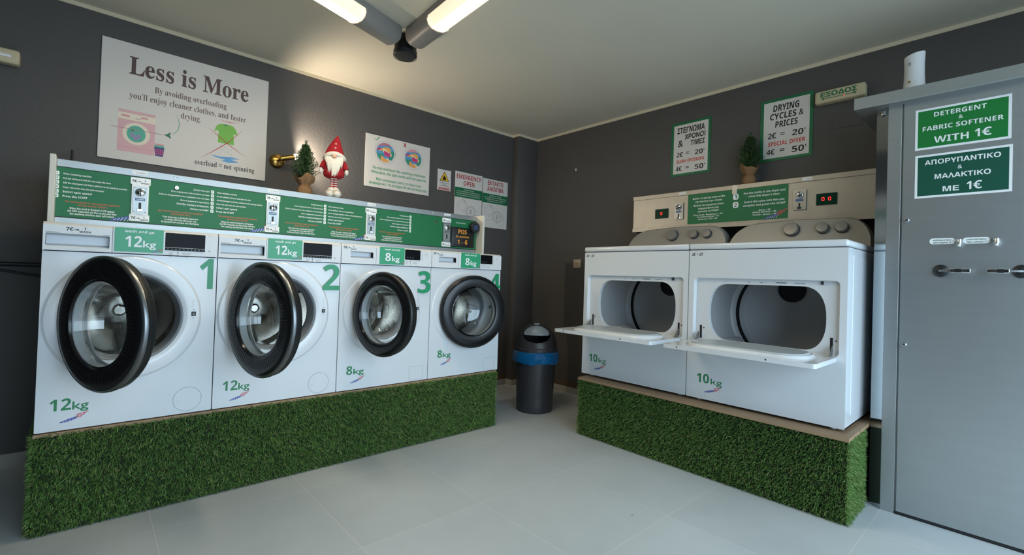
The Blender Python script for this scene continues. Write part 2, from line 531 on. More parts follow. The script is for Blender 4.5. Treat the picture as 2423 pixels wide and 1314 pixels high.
# ------------------------------------------------------------------ the room
X_L, Y_F, H = -5.3, -4.75, 2.536
b = MB(); b.box(X_L - 0.15, 0.15, Y_F - 0.15, 0.15, -0.12, 0.0, 'floor_tiles'); structure(b.build('floor'))
b = MB(); b.box(X_L - 0.15, 0.15, Y_F - 0.15, 0.15, H, H + 0.12, 'ceiling_paint'); structure(b.build('ceiling'))
b = MB(); b.box(X_L - 0.15, 0.15, 0.0, 0.15, 0, H, 'wall_paint'); structure(b.build('wall_left'))
b = MB(); b.box(0.0, 0.15, Y_F - 0.15, 0.0, 0, H, 'wall_paint'); structure(b.build('wall_right'))
b = MB(); b.box(X_L - 0.15, X_L, Y_F - 0.15, 0.0, 0, H, 'wall_paint'); structure(b.build('wall_side'))
b = MB(); b.prism([(X_L, 0), (0, 0), (0, H), (X_L, H)], Y_F - 0.15, Y_F, 'wall_paint', holes=[[(-3.7, 0.02), (-0.45, 0.02), (-0.45, 2.3), (-3.7, 2.3)]]); structure(b.build('wall_front'))
b = MB()
for x in (-3.7, -2.1, -0.51):
    b.box(x, x + 0.06, Y_F - 0.1, Y_F - 0.04, 0.02, 2.3, 'glazing_frame')
b.box(-3.7, -0.45, Y_F - 0.1, Y_F - 0.04, 2.24, 2.3, 'glazing_frame'); b.box(-3.7, -0.45, Y_F - 0.1, Y_F - 0.04, 0.02, 0.08, 'glazing_frame')
structure(b.build('window_1'))
b = MB(); b.box(-9, 4, -12, Y_F - 0.16, -0.2, -0.08, 'pavement'); structure(b.build('pavement'))
b = MB(); b.box(-0.263, 0.0, -0.092, 0.0, 0, H, 'wall_paint', bev=0.004); structure(b.build('pillar'))
zc = 2.513
for i, (x0, x1, y0, y1) in enumerate(((X_L, -0.263, -0.005, 0.0), (-0.268, -0.263, -0.097, 0.0), (-0.263, 0.0, -0.097, -0.092), (-0.005, 0.0, Y_F, -0.092))):
    b = MB(); b.box(x0, x1, y0, y1, zc, H, 'cornice_paint'); structure(b.build('trim_%d' % (i + 1)))
b = MB()
x = X_L
while x < -0.263:
    x2 = min(x + 0.6, -0.263)
    if x < -3.7:
        b.box(x + 0.001, x2 - 0.001, -0.010, 0, 0, 0.078, 'skirting_tile', bev=0.0015, seg=1)
    else:
        b.box(x + 0.001, x2 - 0.001, -0.010, 0, 0, 0.055, 'skirting_tile', bev=0.0015, seg=1)
        b.box(x, x2, -0.005, 0, 0.055, 0.105, 'skirting_brown')
    x = x2
structure(b.build('baseboard_left'))
b = MB()
y = 0.0
while y > Y_F + 0.01:
    y2 = max(y - 0.6, Y_F)
    b.box(-0.010, 0, y2 + 0.001, min(y, -0.1) - 0.001, 0, 0.055, 'skirting_tile', bev=0.0015, seg=1)
    b.box(-0.005, 0, y2, min(y, -0.1), 0.055, 0.105, 'skirting_brown')
    y = y2
b.box(-0.273, 0, -0.102, -0.092, 0, 0.055, 'skirting_tile'); b.box(-0.268, 0, -0.097, -0.092, 0.055, 0.105, 'skirting_brown')
b.box(-0.273, -0.263, -0.092, 0, 0, 0.055, 'skirting_tile')
structure(b.build('baseboard_right'))

# ------------------------------------------------------------------ turf-covered plinths
def turf_mesh(name, parent, faces, per_m2=62000, seed=1, spread=(1.0,)):
    """faces: (origin, u, v, normal, lu, lv); v points up"""
    rg = np.random.default_rng(seed)
    V = []; cnt = 0
    for fi, (O, U, Wv, N, lu, lv) in enumerate(faces):
        k_ = spread[fi % len(spread)]
        O, U, Wv, N = (np.array(q, float) for q in (O, U, Wv, N))
        n = int(per_m2 * lu * lv)
        a = rg.random(n) * lu; c = rg.random(n) * lv
        base = O + a[:, None] * U + c[:, None] * Wv
        su = rg.normal(0, 0.55 * k_, n); sv = rg.normal(-0.15 * k_, 0.5 * k_, n)
        L = rg.uniform(0.014, 0.027, n)
        d = N + su[:, None] * U + sv[:, None] * Wv
        d /= np.linalg.norm(d, axis=1)[:, None]
        mid = base + d * (L * 0.55)[:, None]
        bend = d + np.array([0, 0, -0.55 * k_]) + rg.normal(0, 0.25 * k_, (n, 3))
        bend /= np.linalg.norm(bend, axis=1)[:, None]
        tip = mid + bend * (L * 0.5)[:, None]
        side = np.cross(d, rg.normal(0, 1, (n, 3))); side /= np.linalg.norm(side, axis=1)[:, None] + 1e-9
        w = rg.uniform(0.0009, 0.0016, n)[:, None]
        V.append(np.stack([base - side * w, base + side * w, mid + side * w * 0.9, mid - side * w * 0.9, tip], 1).reshape(-1, 3))
        cnt += n
    V = np.concatenate(V)
    V[:, 2] = np.maximum(V[:, 2], 0.001)
    q = np.arange(cnt)[:, None] * 5
    quads = q + np.array([0, 1, 2, 3]); tris = q + np.array([3, 2, 4])
    me = bpy.data.meshes.new(name)
    me.vertices.add(len(V)); me.vertices.foreach_set('co', V.ravel().astype(np.float32))
    me.loops.add(cnt * 7)
    me.loops.foreach_set('vertex_index', np.concatenate([quads, tris], 1).ravel().astype(np.int32))
    me.polygons.add(cnt * 2)
    me.polygons.foreach_set('loop_start', (np.arange(cnt)[:, None] * 7 + np.array([0, 4])).ravel().astype(np.int32))
    for k in ('blade_a', 'blade_b', 'blade_c', 'blade_d'): me.materials.append(MATS[k])
    mi = rg.choice(4, cnt, p=(0.42, 0.25, 0.27, 0.06))
    me.polygons.foreach_set('material_index', np.repeat(mi, 2).astype(np.int32))
    me.update(calc_edges=True); me.validate()
    o = bpy.data.objects.new(name, me); COL.objects.link(o); o.parent = parent
    o['kind'] = 'stuff'
    return o

t = thing('turf_plinth', 'long low plinth covered in artificial grass under the four washing machines', 'plinth', group='turf plinths')
b = MB(); b.box(-3.59, -1.215, -0.957, -0.2, 0.0, 0.383, 'turf_back'); b.build('base', t)
b = MB(); b.box(-3.595, -1.21, -0.956, -0.2, 0.386, 0.4, 'plywood', bev=0.001, seg=1); b.build('top_board', t)
turf_mesh('turf', t, [((-3.59, -0.957, 0.006), (1, 0, 0), (0, 0, 1), (0, -1, 0), 2.375, 0.389),
                      ((-3.592, -0.957, 0.006), (0, 1, 0), (0, 0, 1), (-1, 0, 0), 0.5, 0.385),
                      ((-1.215, -0.957, 0.006), (0, 1, 0), (0, 0, 1), (1, 0, 0), 0.5, 0.382)], seed=3)
t = thing('turf_plinth', 'grass-covered plinth under the two tumble dryers, showing a plywood edge', 'plinth', group='turf plinths')
b = MB(); b.box(-0.853, -0.06, -3.022, -1.452, 0.0, 0.383, 'turf_back'); b.build('base', t)
b = MB(); b.box(-0.874, -0.06, -3.034, -1.447, 0.383, 0.4, 'plywood', bev=0.001, seg=1); b.build('top_board', t)
turf_mesh('turf', t, [((-0.853, -3.034, 0.006), (0, 1, 0), (0, 0, 1), (-1, 0, 0), 1.592, 0.382),
                      ((-0.868, -3.024, 0.006), (1, 0, 0), (0, 0, 1), (0, -1, 0), 0.315, 0.386),
                      ((-0.853, -1.452, 0.006), (1, 0, 0), (0, 0, 1), (0, 1, 0), 0.5, 0.382)], seed=4, spread=(0.5, 0.9, 0.9), per_m2=52000)

# ------------------------------------------------------------------ washing machines
WX0, WY, WZ, WH = -3.5939, -0.949, 0.4008, 0.846

def price_tag(mb, x, z, h, y, euro='7'):
    mb.text(euro + '€', x, z, h, y, 'black_print', 'bold')
    mb.line([(x + h * 1.75, z + h * 0.4), (x + h * 2.45, z + h * 0.4)], h * 0.16, y, 'black_print')
    mb.flat([(x + h * 2.35, z + h * 0.12), (x + h * 2.9, z + h * 0.4), (x + h * 2.35, z + h * 0.68)], y, 'black_print')
    mb.text('1', x + h * 4.1, z + h * 0.45, h * 0.75, y, 'black_print', 'bold', 'c')
    mb.text('WASH', x + h * 4.1, z - h * 0.45, h * 0.62, y, 'black_print', 'bold', 'c')

def washer(i, big, theta, hx, RD, zdoor, label, gap=0.0015):
    kg = '12' if big else '8'
    t = thing('washing_machine', label, 'washing machine', (WX0 + 0.6 * i + 0.3, WY, WZ), 0.0, 'washing machines on the turf plinth')
    hw = 0.298
    ocx, ocz, orad = -0.026, 0.455, (0.199 if big else 0.183)
    # cabinet
    b = MB()
    front = rrect(-hw, hw, 0.004, 0.729, 0.004, 3)
    b.prism(front, 0.0, 0.012, 'enamel', holes=[circ(ocx, ocz, orad, 64)])
    b.box(-hw, -hw + 0.004, 0.012, 0.6, 0.004, WH - 0.012, 'enamel'); b.box(hw - 0.004, hw, 0.012, 0.6, 0.004, WH - 0.012, 'enamel')
    b.box(-hw, hw, 0.596, 0.6, 0.004, WH - 0.012, 'enamel'); b.box(-hw, hw, 0.03, 0.6, WH - 0.018, WH - 0.001, 'enamel', bev=0.004)
    b.box(-hw, hw, 0.012, 0.6, 0.002, 0.012, 'black_satin')
    b.build('cabinet', t)
    # raised surround of the door opening
    b = MB()
    ro = 0.272 if big else 0.258
    b.lathe([(orad - 0.001, 0.012), (orad, -0.003), (orad + 0.004, -0.005), (ro - 0.05, -0.0075), (ro - 0.012, -0.006), (ro - 0.006, -0.001), (ro, 0.0005)], 'enamel', (ocx, 0, ocz), (0, 1, 0), 72)
    b.build('door_surround', t)
    b = MB()
    b.lathe([(orad + 0.001, 0.0), (orad - 0.004, -0.004), (orad - 0.010, 0.002), (orad - 0.013, 0.03), (orad - 0.018, 0.05), (orad - 0.020, 0.085)], 'gasket', (ocx, 0, ocz), (0, 1, 0), 72)
    b.build('rubber_gasket', t)
    b = MB()
    dr = 0.235 if big else 0.22
    b.lathe([(orad - 0.016, 0.07), (dr - 0.02, 0.085), (dr, 0.10), (dr, 0.44), (dr - 0.02, 0.46), (0.12, 0.46), (0.10, 0.45), (0.03, 0.45), (0.02, 0.44), (0, 0.44)], 'drum_steel', (ocx, 0, ocz), (0, 1, 0), 72)
    b.build('drum', t)
    for k in range(3):
        a = R(35 + 120 * k)
        c, s_ = math.cos(a), math.sin(a)
        b = MB()
        pts = [(ocx + c * (dr - 0.005), y, ocz + s_ * (dr - 0.005)) for y in (0.11, 0.16, 0.36, 0.43)]
        b.tube(pts, [0.008, 0.034, 0.038, 0.012], 'steel', 14)
        b.build('drum_lifter', t)
    # control fascia, detergent drawer
    z0, z1, xs = 0.733, WH, -0.087
    def fascia(mb, x0, x1, hole=None):
        mb.prism([(x0, z0), (x1, z0), (x1, z1 - 0.012), (x0, z1 - 0.012)], -0.006, 0.03, 'white_plastic', holes=[hole] if hole else [])
        mb.add([(x0, -0.006, z1 - 0.012), (x1, -0.006, z1 - 0.012), (x1, 0.012, z1), (x0, 0.012, z1), (x0, 0.05, z1), (x1, 0.05, z1), (x0, 0.03, z1 - 0.012), (x1, 0.03, z1 - 0.012)],
               [(0, 1, 2, 3), (3, 2, 5, 4), (0, 3, 4, 6), (1, 7, 5, 2)], 'white_plastic')
    b = MB(); fascia(b, xs, hw)
    if big:
        b.box(0.094, 0.246, -0.0085, -0.004, 0.755, 0.834, 'display_black', bev=0.001, seg=1)
        b.line([(0.094, 0.768), (0.246, 0.768)], 0.0012, -0.0088, 'sticker_white')
        for k in range(10): b.line([(0.101 + 0.0148 * k, 0.761), (0.107 + 0.0148 * k, 0.761)], 0.003, -0.0088, 'print_grey')
        b.line([(0.255, 0.832), (0.275, 0.832)], 0.0012, -0.0063, 'print_grey')
        b.box(0.262, 0.266, -0.0075, -0.005, 0.757, 0.761, 'black_print')
    else:
        b.box(0.104, 0.213, -0.0085, -0.004, 0.773, 0.836, 'display_black', bev=0.001, seg=1)
        for k in range(3): b.ring(0.122 + 0.018 * k, 0.787, 0.003, 0.001, -0.0088, 'print_grey', 12)
        for k in range(7):
            b.line([(0.222, 0.832 - 0.009 * k), (0.233, 0.832 - 0.009 * k)], 0.0014, -0.0063, 'print_grey')
        b.ring(0.257, 0.812, 0.011, 0.0007, -0.0063, 'print_grey', 24)
        b.box(0.250, 0.262, -0.0064, -0.006, 0.811, 0.8135, 'print_grey')
    # small programme list below the display
    x0, zz = 0.10, (0.748 if big else 0.764)
    w = ('Cotton', 'Mixed', 'Hand', 'Silk', 'Rinse')
    for k in range(4 if big else 3):
        b.text(w[k], x0 + 0.016, zz - 0.006 - 0.0052 * k, 0.0034, -0.0064, 'print_grey', 'bold', 'c')
        b.text(('Spin and drain', 'Quick wash', 'Eco cotton', 'Wool')[k], x0 + 0.075, zz - 0.006 - 0.0052 * k, 0.0034, -0.0064, 'print_grey', 'bold', 'c')
    b.line([(x0 + 0.042, zz - 0.022), (x0 + 0.042, zz)], 0.0016, -0.0064, 'black_print')
    b.flat([(x0 + 0.039, zz - 0.003), (x0 + 0.045, zz - 0.003), (x0 + 0.042, zz + 0.003)], -0.0065, 'black_print')
    b.build('control_panel', t)
    b = MB()
    if big: rx0, rx1, rz0, rz1 = -0.290, -0.097, 0.748, 0.800
    else: rx0, rx1, rz0, rz1 = -0.245, -0.107, 0.765, 0.804
    hole = rrect(rx0, rx1, rz0, rz1, 0.004, 3)
    fascia(b, -hw, xs - 0.0015, hole)
    deep = [(p[0], max(p[1], rz0 + 0.012)) for p in hole]
    b.wall(hole, -0.006, 0.026, 'recess_plastic', taper=deep); b.flat(deep, 0.026, 'recess_plastic')
    price_tag(b, *((-0.232, 0.814, 0.014) if big else (-0.287, 0.818, 0.014)), -0.0064, '7' if big else '5')
    if big:
        b.line([(-0.29, 0.805), (-0.25, 0.805)], 0.002, -0.0063, 'print_grey')
        b.line([(-0.118, 0.803), (-0.096, 0.805)], 0.0015, -0.0063, 'print_grey')
        b.line([(-0.29, 0.7995), (-0.097, 0.7995)], 0.004, -0.0062, 'groove')
    b.build('detergent_drawer', t)
    # green capacity label
    b = MB(); yl = -0.0080
    lx0, lx1, lz0, lz1 = (-0.081, 0.087, 0.740, 0.843) if big else (-0.066, 0.100, 0.738, 0.842)
    b.prism(rrect(lx0, lx1, lz0, lz1, 0.003, 2), yl, -0.0058, 'label_green')
    b.text('wash and go', (lx0 + lx1) / 2 - 0.001, lz1 - 0.019, 0.011, yl - 0.0004, 'sticker_white', 'bold', 'c', w=0.102)
    if big:
        b.text('12', lx0 + 0.035, lz0 + 0.022, 0.047, yl - 0.0004, 'sticker_white', 'bold', w=0.057)
        b.text('kg', lx0 + 0.096, lz0 + 0.022, 0.030, yl - 0.0004, 'sticker_white', 'reg', off=0.012, w=0.046)
    else:
        b.text('8', lx0 + 0.036, lz0 + 0.020, 0.049, yl - 0.0004, 'sticker_white', 'bold', w=0.036)
        b.text('kg', lx0 + 0.080, lz0 + 0.020, 0.032, yl - 0.0004, 'sticker_white', 'reg', off=0.012, w=0.052)
    flag(b, lx1 - 0.040, lz0 + 0.001, 0.042, yl - 0.0005)
    b.build('capacity_label', t)['label'] = 'green %s kg label' % kg
    # machine number
    b = MB()
    n = str(i + 1)
    box = {1: (0.229, 0.285, 0.580, 0.724), 2: (0.203, 0.296, 0.579, 0.722), 3: (0.203, 0.295, 0.562, 0.706), 4: (0.195, 0.294, 0.572, 0.705)}[i + 1]
    v, f = glyphs(n, 'bold', 0.0)
    x0_, x1_, y0_, y1_ = v[:, 0].min(), v[:, 0].max(), v[:, 1].min(), v[:, 1].max()
    b.add([(box[0] + (p[0] - x0_) / (x1_ - x0_) * (box[1] - box[0]), -0.0082 if i != 0 else -0.0006, box[2] + (p[1] - y0_) / (y1_ - y0_) * (box[3] - box[2])) for p in v], f, 'digit_green')
    b.build('number_decal', t)['label'] = 'green number %s' % n
    # round clear weight sticker
    b = MB()
    if big: sx, sz = -0.200, 0.092
    elif i == 2: sx, sz = -0.185, 0.090
    else: sx, sz = -0.170, 0.133
    b.flat(circ(sx, sz, 0.075 if big else 0.062, 40), -0.0004, 'clear_sticker')
    if big:
        b.text('12', sx - 0.057, sz - 0.008, 0.047, -0.0008, 'kg_green', 'bold', w=0.064)
        b.text('kg', sx + 0.010, sz - 0.008, 0.033, -0.0008, 'kg_green', 'reg', off=0.015, w=0.050)
        flag(b, sx - 0.028, sz - 0.058, 0.090, -0.0008)
    else:
        b.text('8', sx - 0.058, sz + 0.002, 0.048, -0.0008, 'kg_green', 'bold', w=0.036)
        b.text('kg', sx - 0.016, sz + 0.002, 0.032, -0.0008, 'kg_green', 'reg', off=0.015, w=0.064)
        flag(b, sx - 0.034, sz - 0.048, 0.090, -0.0008)
    b.build('weight_sticker', t)
    # filter flap
    b = MB()
    if big:
        b.flat(circ(0.202, 0.069, 0.054, 40), -0.0005, 'enamel'); b.ring(0.202, 0.069, 0.055, 0.0013, -0.0007, 'groove', 48)
        b.ring(0.168, 0.062, 0.004, 0.001, -0.0009, 'groove', 12, 90, 300)
    else:
        o = rrect(0.164, 0.262, 0.012, 0.098, 0.006, 3)
        b.flat(o, -0.0005, 'enamel'); b.line(o + [o[0], o[1]], 0.0013, -0.0007, 'groove')
    b.build('filter_flap', t)
    # door latch
    b = MB()
    lx = 0.212 if big else 0.207
    b.box(lx - 0.009, lx + 0.009, -0.0092, 0.004, 0.455, 0.475, 'black_print', bev=0.001, seg=1)
    b.box(lx - 0.003, lx + 0.003, -0.0098, -0.008, 0.460, 0.468, 'gasket')
    b.ring(lx - 0.002, 0.446, 0.003, 0.001, -0.0082, 'print_grey', 10); b.box(lx - 0.0015, lx + 0.0015, -0.0082, -0.007, 0.482, 0.486, 'black_print')
    for k in range(4): b.ring(lx - 0.004 + 0.003 * (k % 2), 0.500 + 0.010 * k, 0.004, 0.0007, -0.0082, 'print_grey', 10, 40 * k, 40 * k + 250)
    b.build('door_latch', t)
    # ---- the door, swung open on its hinge at the left
    th = R(theta)
    e1 = Vector((math.cos(th), -math.sin(th), 0)); nrm = Vector((-math.sin(th), -math.cos(th), 0))
    C = Vector((hx, -0.03, 0)) + e1 * RD + Vector((0, 0, zdoor))
    b = MB()
    ri = 0.171 if big else 0.169
    b.lathe([(ri - 0.004, 0.000), (ri, 0.010), (ri + 0.010, 0.0125), (RD - 0.030, 0.011), (RD - 0.016, 0.009), (RD - 0.012, 0.006)], 'ring_black', C, nrm, 96)
    b.lathe([(RD - 0.003, -0.014), (RD - 0.005, -0.036), (RD - 0.012, -0.045), (ri + 0.05, -0.048), (ri + 0.02, -0.046)], 'black_satin', C, nrm, 96)
    b.lathe([(ri + 0.02, -0.046), (ri + 0.003, -0.036), (ri - 0.002, -0.025), (ri - 0.004, 0.0)], 'recess_plastic', C, nrm, 96)
    if big:
        Mx = Matrix((Vector((e1.x, e1.y, e1.z)), nrm, Vector((0, 0, 1)))).transposed().to_4x4(); Mx.translation = C
        for k in range(96):
            a = 2 * PI * k / 96
            p, q = (ri + 0.010, RD - 0.040)
            c, s_ = math.cos(a), math.sin(a)
            w = 0.0013
            b.add([(c * p - s_ * w, 0.0139, s_ * p + c * w), (c * p + s_ * w, 0.0139, s_ * p - c * w), (c * q + s_ * w, 0.0125, s_ * q - c * w), (c * q - s_ * w, 0.0125, s_ * q + c * w)], [(0, 1, 2, 3)], 'black_rubber', Mx)
    door = b.build('door', t)
    door['label'] = 'black rimmed porthole door'
    b = MB()
    b.lathe([(RD - 0.013, 0.005), (RD - 0.010, 0.0075), (RD - 0.004, 0.005), (RD, -0.001), (RD, -0.010), (RD - 0.005, -0.015)], 'trim_silver' if big else 'black_satin', C, nrm, 96)
    b.build('rim_trim', door)
    b = MB()
    g0 = ri - 0.002
    prof = [(g0, 0.002), (g0 - 0.010, -0.03), (g0 - 0.026, -0.075), (g0 - 0.042, -0.108), (g0 - 0.06, -0.122), (0.05, -0.128), (0, -0.130)]
    inner = [(0, -0.125), (0.05, -0.123), (g0 - 0.062, -0.117), (g0 - 0.046, -0.104), (g0 - 0.031, -0.074), (g0 - 0.015, -0.03), (g0 - 0.007, 0.002), (g0, 0.002)]
    b.lathe(prof + inner, 'clear_glass', C, nrm, 72)
    b.build('glass_bowl', door, recalc=True)
    b = MB()
    b.lathe([(g0 + 0.004, -0.052), (g0 + 0.010, -0.062), (g0 + 0.028, -0.064), (g0 + 0.034, -0.058)], 'white_plastic', C, nrm, 72)
    b.build('inner_collar', door)
    for dz in (-0.035, 0.035):
        b = MB()
        p = C - e1 * (RD - 0.03)
        b.tube([(hx + 0.026, 0.004, zdoor + dz), (hx + 0.022, -0.024, zdoor + dz), tuple(p + nrm * -0.045 + Vector((0, 0, dz)))], 0.006, 'trim_silver', 8)
        b.build('door_hinge', door)
    return t

washer(0, True, 62.0, -0.244, 0.260, 0.455, 'white washing machine marked 1 with its porthole door half open, leftmost of the four')
washer(1, True, 73.9, -0.251, 0.263, 0.454, 'white washing machine marked 2 with its silver-rimmed porthole door wide open')
washer(2, False, 75.1, -0.227, 0.232, 0.458, 'white washing machine marked 3 with an 8 kg label, door wide open')
washer(3, False, 10.0, -0.235, 0.248, 0.440, 'white washing machine marked 4 with door ajar, nearest the black bin')

# ------------------------------------------------------------------ coin control box above the washing machines
EN = [('Select washing machine', .095, .0075), ('Put the clothes in the bin and close the door', .165, .0075), ('Add the detergent and fabric softener to the washing machine', .225, .0075),
      ('Insert the coins into the coin acceptor', .142, .0075), ('Select spin speed', .098, .0088), ('Press the START', .084, .0088)]
GR = [('Επιλέξτε πλυντήριο', .070, .0075), ('Βάλτε τα ρούχα στον κάδο και κλείστε την πόρτα', .165, .0075), ('Βάλτε το απορρυπαντικό και το μαλακτικό στο πλυντήριο', .215, .0075),
      ('Βάλτε τα κέρματα στον κερματοδέκτη', .125, .0075), ('Επιλέξτε στροφές στυψίματος', .140, .0088), ('Πατήστε το START', .082, .0088)]
t = thing('coin_control_box', 'long steel coin box with green instruction panels on top of the washing machines', 'coin box', (-3.594, -0.62, 1.2475))
zt = 0.306
b = MB()
b.box(0.02, 2.414, 0.004, 0.30, 0.0, zt - 0.002, 'aluminium')
b.box(0.02, 2.414, -0.004, 0.30, zt - 0.034, zt, 'aluminium', bev=0.0015, seg=1)
b.box(0.02, 2.414, -0.004, 0.02, 0.0, 0.042, 'aluminium', bev=0.001, seg=1)
for k in range(4):
    b.prism(rrect(0.285 + 0.606 * k, 0.345 + 0.606 * k, zt - 0.024, zt - 0.006, 0.006, 3), -0.0052, -0.004, 'sticker_white')
    b.text('1 2 coins', 0.315 + 0.606 * k, zt - 0.019, 0.007, -0.0056, 'print_grey', 'bold', 'c', w=0.048)
for xx in (0.453, 0.467, 2.006, 2.018):
    b.lathe([(0.004, 0), (0.004, 0.002), (0, 0.0035)], 'chrome', (xx, -0.004, zt - 0.014), (0, -1, 0), 10)
b.build('housing', t)
for x0, lab in ((0.0, None), (2.414, None)):
    b = MB(); b.box(x0, x0 + 0.02, -0.082, 0.30, 0.0, 0.312, 'white_board', bev=0.0015, seg=1); b.build('side_board', t)
b = MB()
b.box(0.021, 2.412, -0.002, 0.006, 0.045, 0.272, 'panel_green')
b.line([(0.021, 0.272), (2.412, 0.272)], 0.004, -0.003, 'black_print'); b.line([(0.021, 0.044), (2.412, 0.044)], 0.004, -0.003, 'black_print')
yt = -0.0028
for k in range(4):
    nx = 0.022 + 0.6 * k      # column of step numbers
    for j in range(6):
        z = 0.238 - 0.0205 * j
        b.prism(rrect(nx - 0.006, nx + 0.008, z - 0.0045, z + 0.0125, 0.003, 2), yt, -0.002, 'sticker_white')
        b.text(str(j + 1), nx + 0.001, z - 0.0005, 0.009, yt - 0.0003, 'panel_green', 'bold', 'c')
        if k < 3 or j < 1:
            pass
        if k < 3 or True:
            s_, w, h = EN[j]
            if k < 3: b.text(s_, nx + 0.021, z, h, yt, 'sticker_white', 'bold', w=w)
        if k > 0:
            s_, w, h = GR[j]
            b.text(s_, nx - 0.014, z, h, yt, 'sticker_white', 'bold', 'r', w=w)
    if k < 3:
        cx = nx + 0.125
        b.text('The compensation is automatically registered', cx, 0.113, 0.0085, yt, 'text_orange', 'bold', 'c', w=0.19)
        b.text('and you cannot change it', cx, 0.100, 0.0085, yt, 'text_orange', 'bold', 'c', w=0.105)
        for j, (s_, w) in enumerate((('When the wash is finished it will appear', .158), ('the END indication on the screen and then', .172), ('the washing machine door will unlock', .156))):
            b.text(s_, cx, 0.083 - 0.0125 * j, 0.0088, yt, 'sticker_white', 'bold', 'c', w=w)
        flag(b, nx + 0.185, 0.046, 0.13, yt)
    if k > 0:
        cx = nx - 0.135
        b.text('Δεν δίνονται ρέστα, το ποσό καταχωρείται', cx, 0.113, 0.0085, yt, 'text_orange', 'bold', 'c', w=0.190)
        b.text('αυτόματα και δεν αλλάζει', cx, 0.100, 0.0085, yt, 'text_orange', 'bold', 'c', w=0.085)
        for j, (s_, w) in enumerate((('Όταν τελειώσει η πλύση θα εμφανιστεί', .153), ('η ένδειξη END στην οθόνη και τότε', .135), ('θα ξεκλειδώσει η πόρτα του πλυντηρίου', .16))):
            b.text(s_, cx, 0.083 - 0.0125 * j, 0.0088, yt, 'sticker_white', 'bold', 'c', w=w)
# the last panel to the right of the card terminal
b.text('Select washing machine', 2.215, 0.238, 0.0075, yt, 'sticker_white', 'bold', w=.09)
b.line([(2.21, 0.052), (2.40, 0.052)], 0.003, yt, 'text_green')
b.build('instruction_panel', t)['label'] = 'green panel with white step-by-step instructions'
for k in range(4):
    cx = 0.319 + 0.603 * k if k < 3 else 2.129
    b = MB()
    b.prism(rrect(cx - 0.039, cx + 0.039, 0.232, 0.266, 0.004, 2), -0.0065, -0.002, 'sticker_white')
    b.prism(rrect(cx - 0.039, cx + 0.039, 0.052, 0.086, 0.004, 2), -0.0065, -0.002, 'sticker_white')
    b.prism(rrect(cx - 0.033, cx + 0.033, 0.086, 0.232, 0.003, 2), -0.010, -0.002, 'steel' if k == 3 else 'sticker_white')
    for z in (0.242, 0.062):
        price_tag(b, cx - 0.034, z, 0.0125, -0.0068, '7' if k < 2 else '5')
    acc = b.build('coin_acceptor', t)
    b = MB()
    b.prism(rrect(cx - 0.027, cx + 0.027, 0.094, 0.222, 0.003, 2), -0.0125, -0.010, 'aluminium')
    b.lathe([(0.020, 0.0), (0.020, 0.008), (0.016, 0.011), (0, 0.012)], 'chrome', (cx, -0.0125, 0.193), (0, -1, 0), 24)
    b.box(cx - 0.0025, cx + 0.0025, -0.0255, -0.012, 0.176, 0.212, 'black_print')
    for sx in (-1, 1):
        for sz in (0.099, 0.217): b.lathe([(0.003, 0), (0, 0.002)], 'steel', (cx + sx * 0.022, -0.0125, sz), (0, -1, 0), 8)
    b.build('coin_slot', acc)
    b = MB()
    b.box(cx - 0.019, cx + 0.019, -0.0150, -0.0125, 0.153, 0.166, 'black_satin' if k == 3 else 'blue_tag')
    b.text('COINS', cx, 0.1565, 0.006, -0.0153, 'sticker_white', 'bold', 'c', w=0.03)
    b.build('blue_tag', acc)
    b = MB()
    b.box(cx - 0.005, cx + 0.005, -0.0140, -0.012, 0.112, 0.143, 'black_print')
    b.box(cx - 0.013, cx + 0.013, -0.0200, -0.012, 0.100, 0.113, 'chrome', bev=0.002, seg=1)
    b.build('return_slot', acc)
for xx in (0.465, 2.032):
    b = MB(); b.lathe([(0.010, 0), (0.010, 0.006), (0.008, 0.008), (0, 0.008)], 'chrome', (xx, -0.002, 0.240 if xx < 1 else 0.229), (0, -1, 0), 18)
    b.box(xx - 0.0015, xx + 0.0015, -0.0106, -0.009, 0.236 if xx < 1 else 0.224, 0.244 if xx < 1 else 0.233, 'black_print'); b.build('key_lock', t)
b = MB()
b.box(2.168, 2.382, -0.020, -0.002, 0.057, 0.206, 'black_satin', bev=0.003)
b.text('POS', 2.268, 0.157, 0.033, -0.0206, 'pos_orange', 'bold', 'c', w=0.078)
b.text('for machines', 2.268, 0.128, 0.016, -0.0206, 'pos_orange', 'bold', 'c', w=0.122)
b.text('1 - 6', 2.270, 0.078, 0.034, -0.0206, 'pos_orange', 'bold', 'c', w=0.092)
pos = b.build('card_terminal', t); pos['label'] = 'black card terminal sign with orange lettering'
b = MB()
b.lathe([(0.044, 0.0), (0.044, 0.022), (0.040, 0.027), (0, 0.027)], 'black_satin', (2.375, -0.0205, 0.216), (0, -1, 0), 40)
b.lathe([(0.0375, 0.0), (0.0375, 0.0006), (0.034, 0.0006)], 'trim_silver', (2.375, -0.0475, 0.216), (0, -1, 0), 40)
for i_ in range(3):
    for j_ in range(3):
        b.box(2.357 + 0.013 * i_, 2.366 + 0.013 * i_, -0.0485, -0.047, 0.198 + 0.013 * j_, 0.206 + 0.013 * j_, 'blue_tag')
b.build('round_reader', t)

# ------------------------------------------------------------------ tumble dryers
DX, DY0, DW, DZ = -0.7848, -1.4048, 0.79685, 0.4085
def dryer_opening(n=30):
    pts = []
    cz, hz = 0.5185, 0.1605
    for k in range(n + 1):      # right end, bottom to top
        a = -PI / 2 + PI * k / n
        c, s_ = math.cos(a), math.sin(a)
        pts.append((0.590 + 0.114 * (abs(c) ** 0.78), cz + hz * math.copysign(abs(s_) ** 0.86, s_)))
    for k in range(n + 1):
        a = PI / 2 + PI * k / n
        c, s_ = math.cos(a), math.sin(a)
        pts.append((0.231 - 0.115 * (abs(c) ** 0.78), cz + hz * math.copysign(abs(s_) ** 0.86, s_)))
    return pts

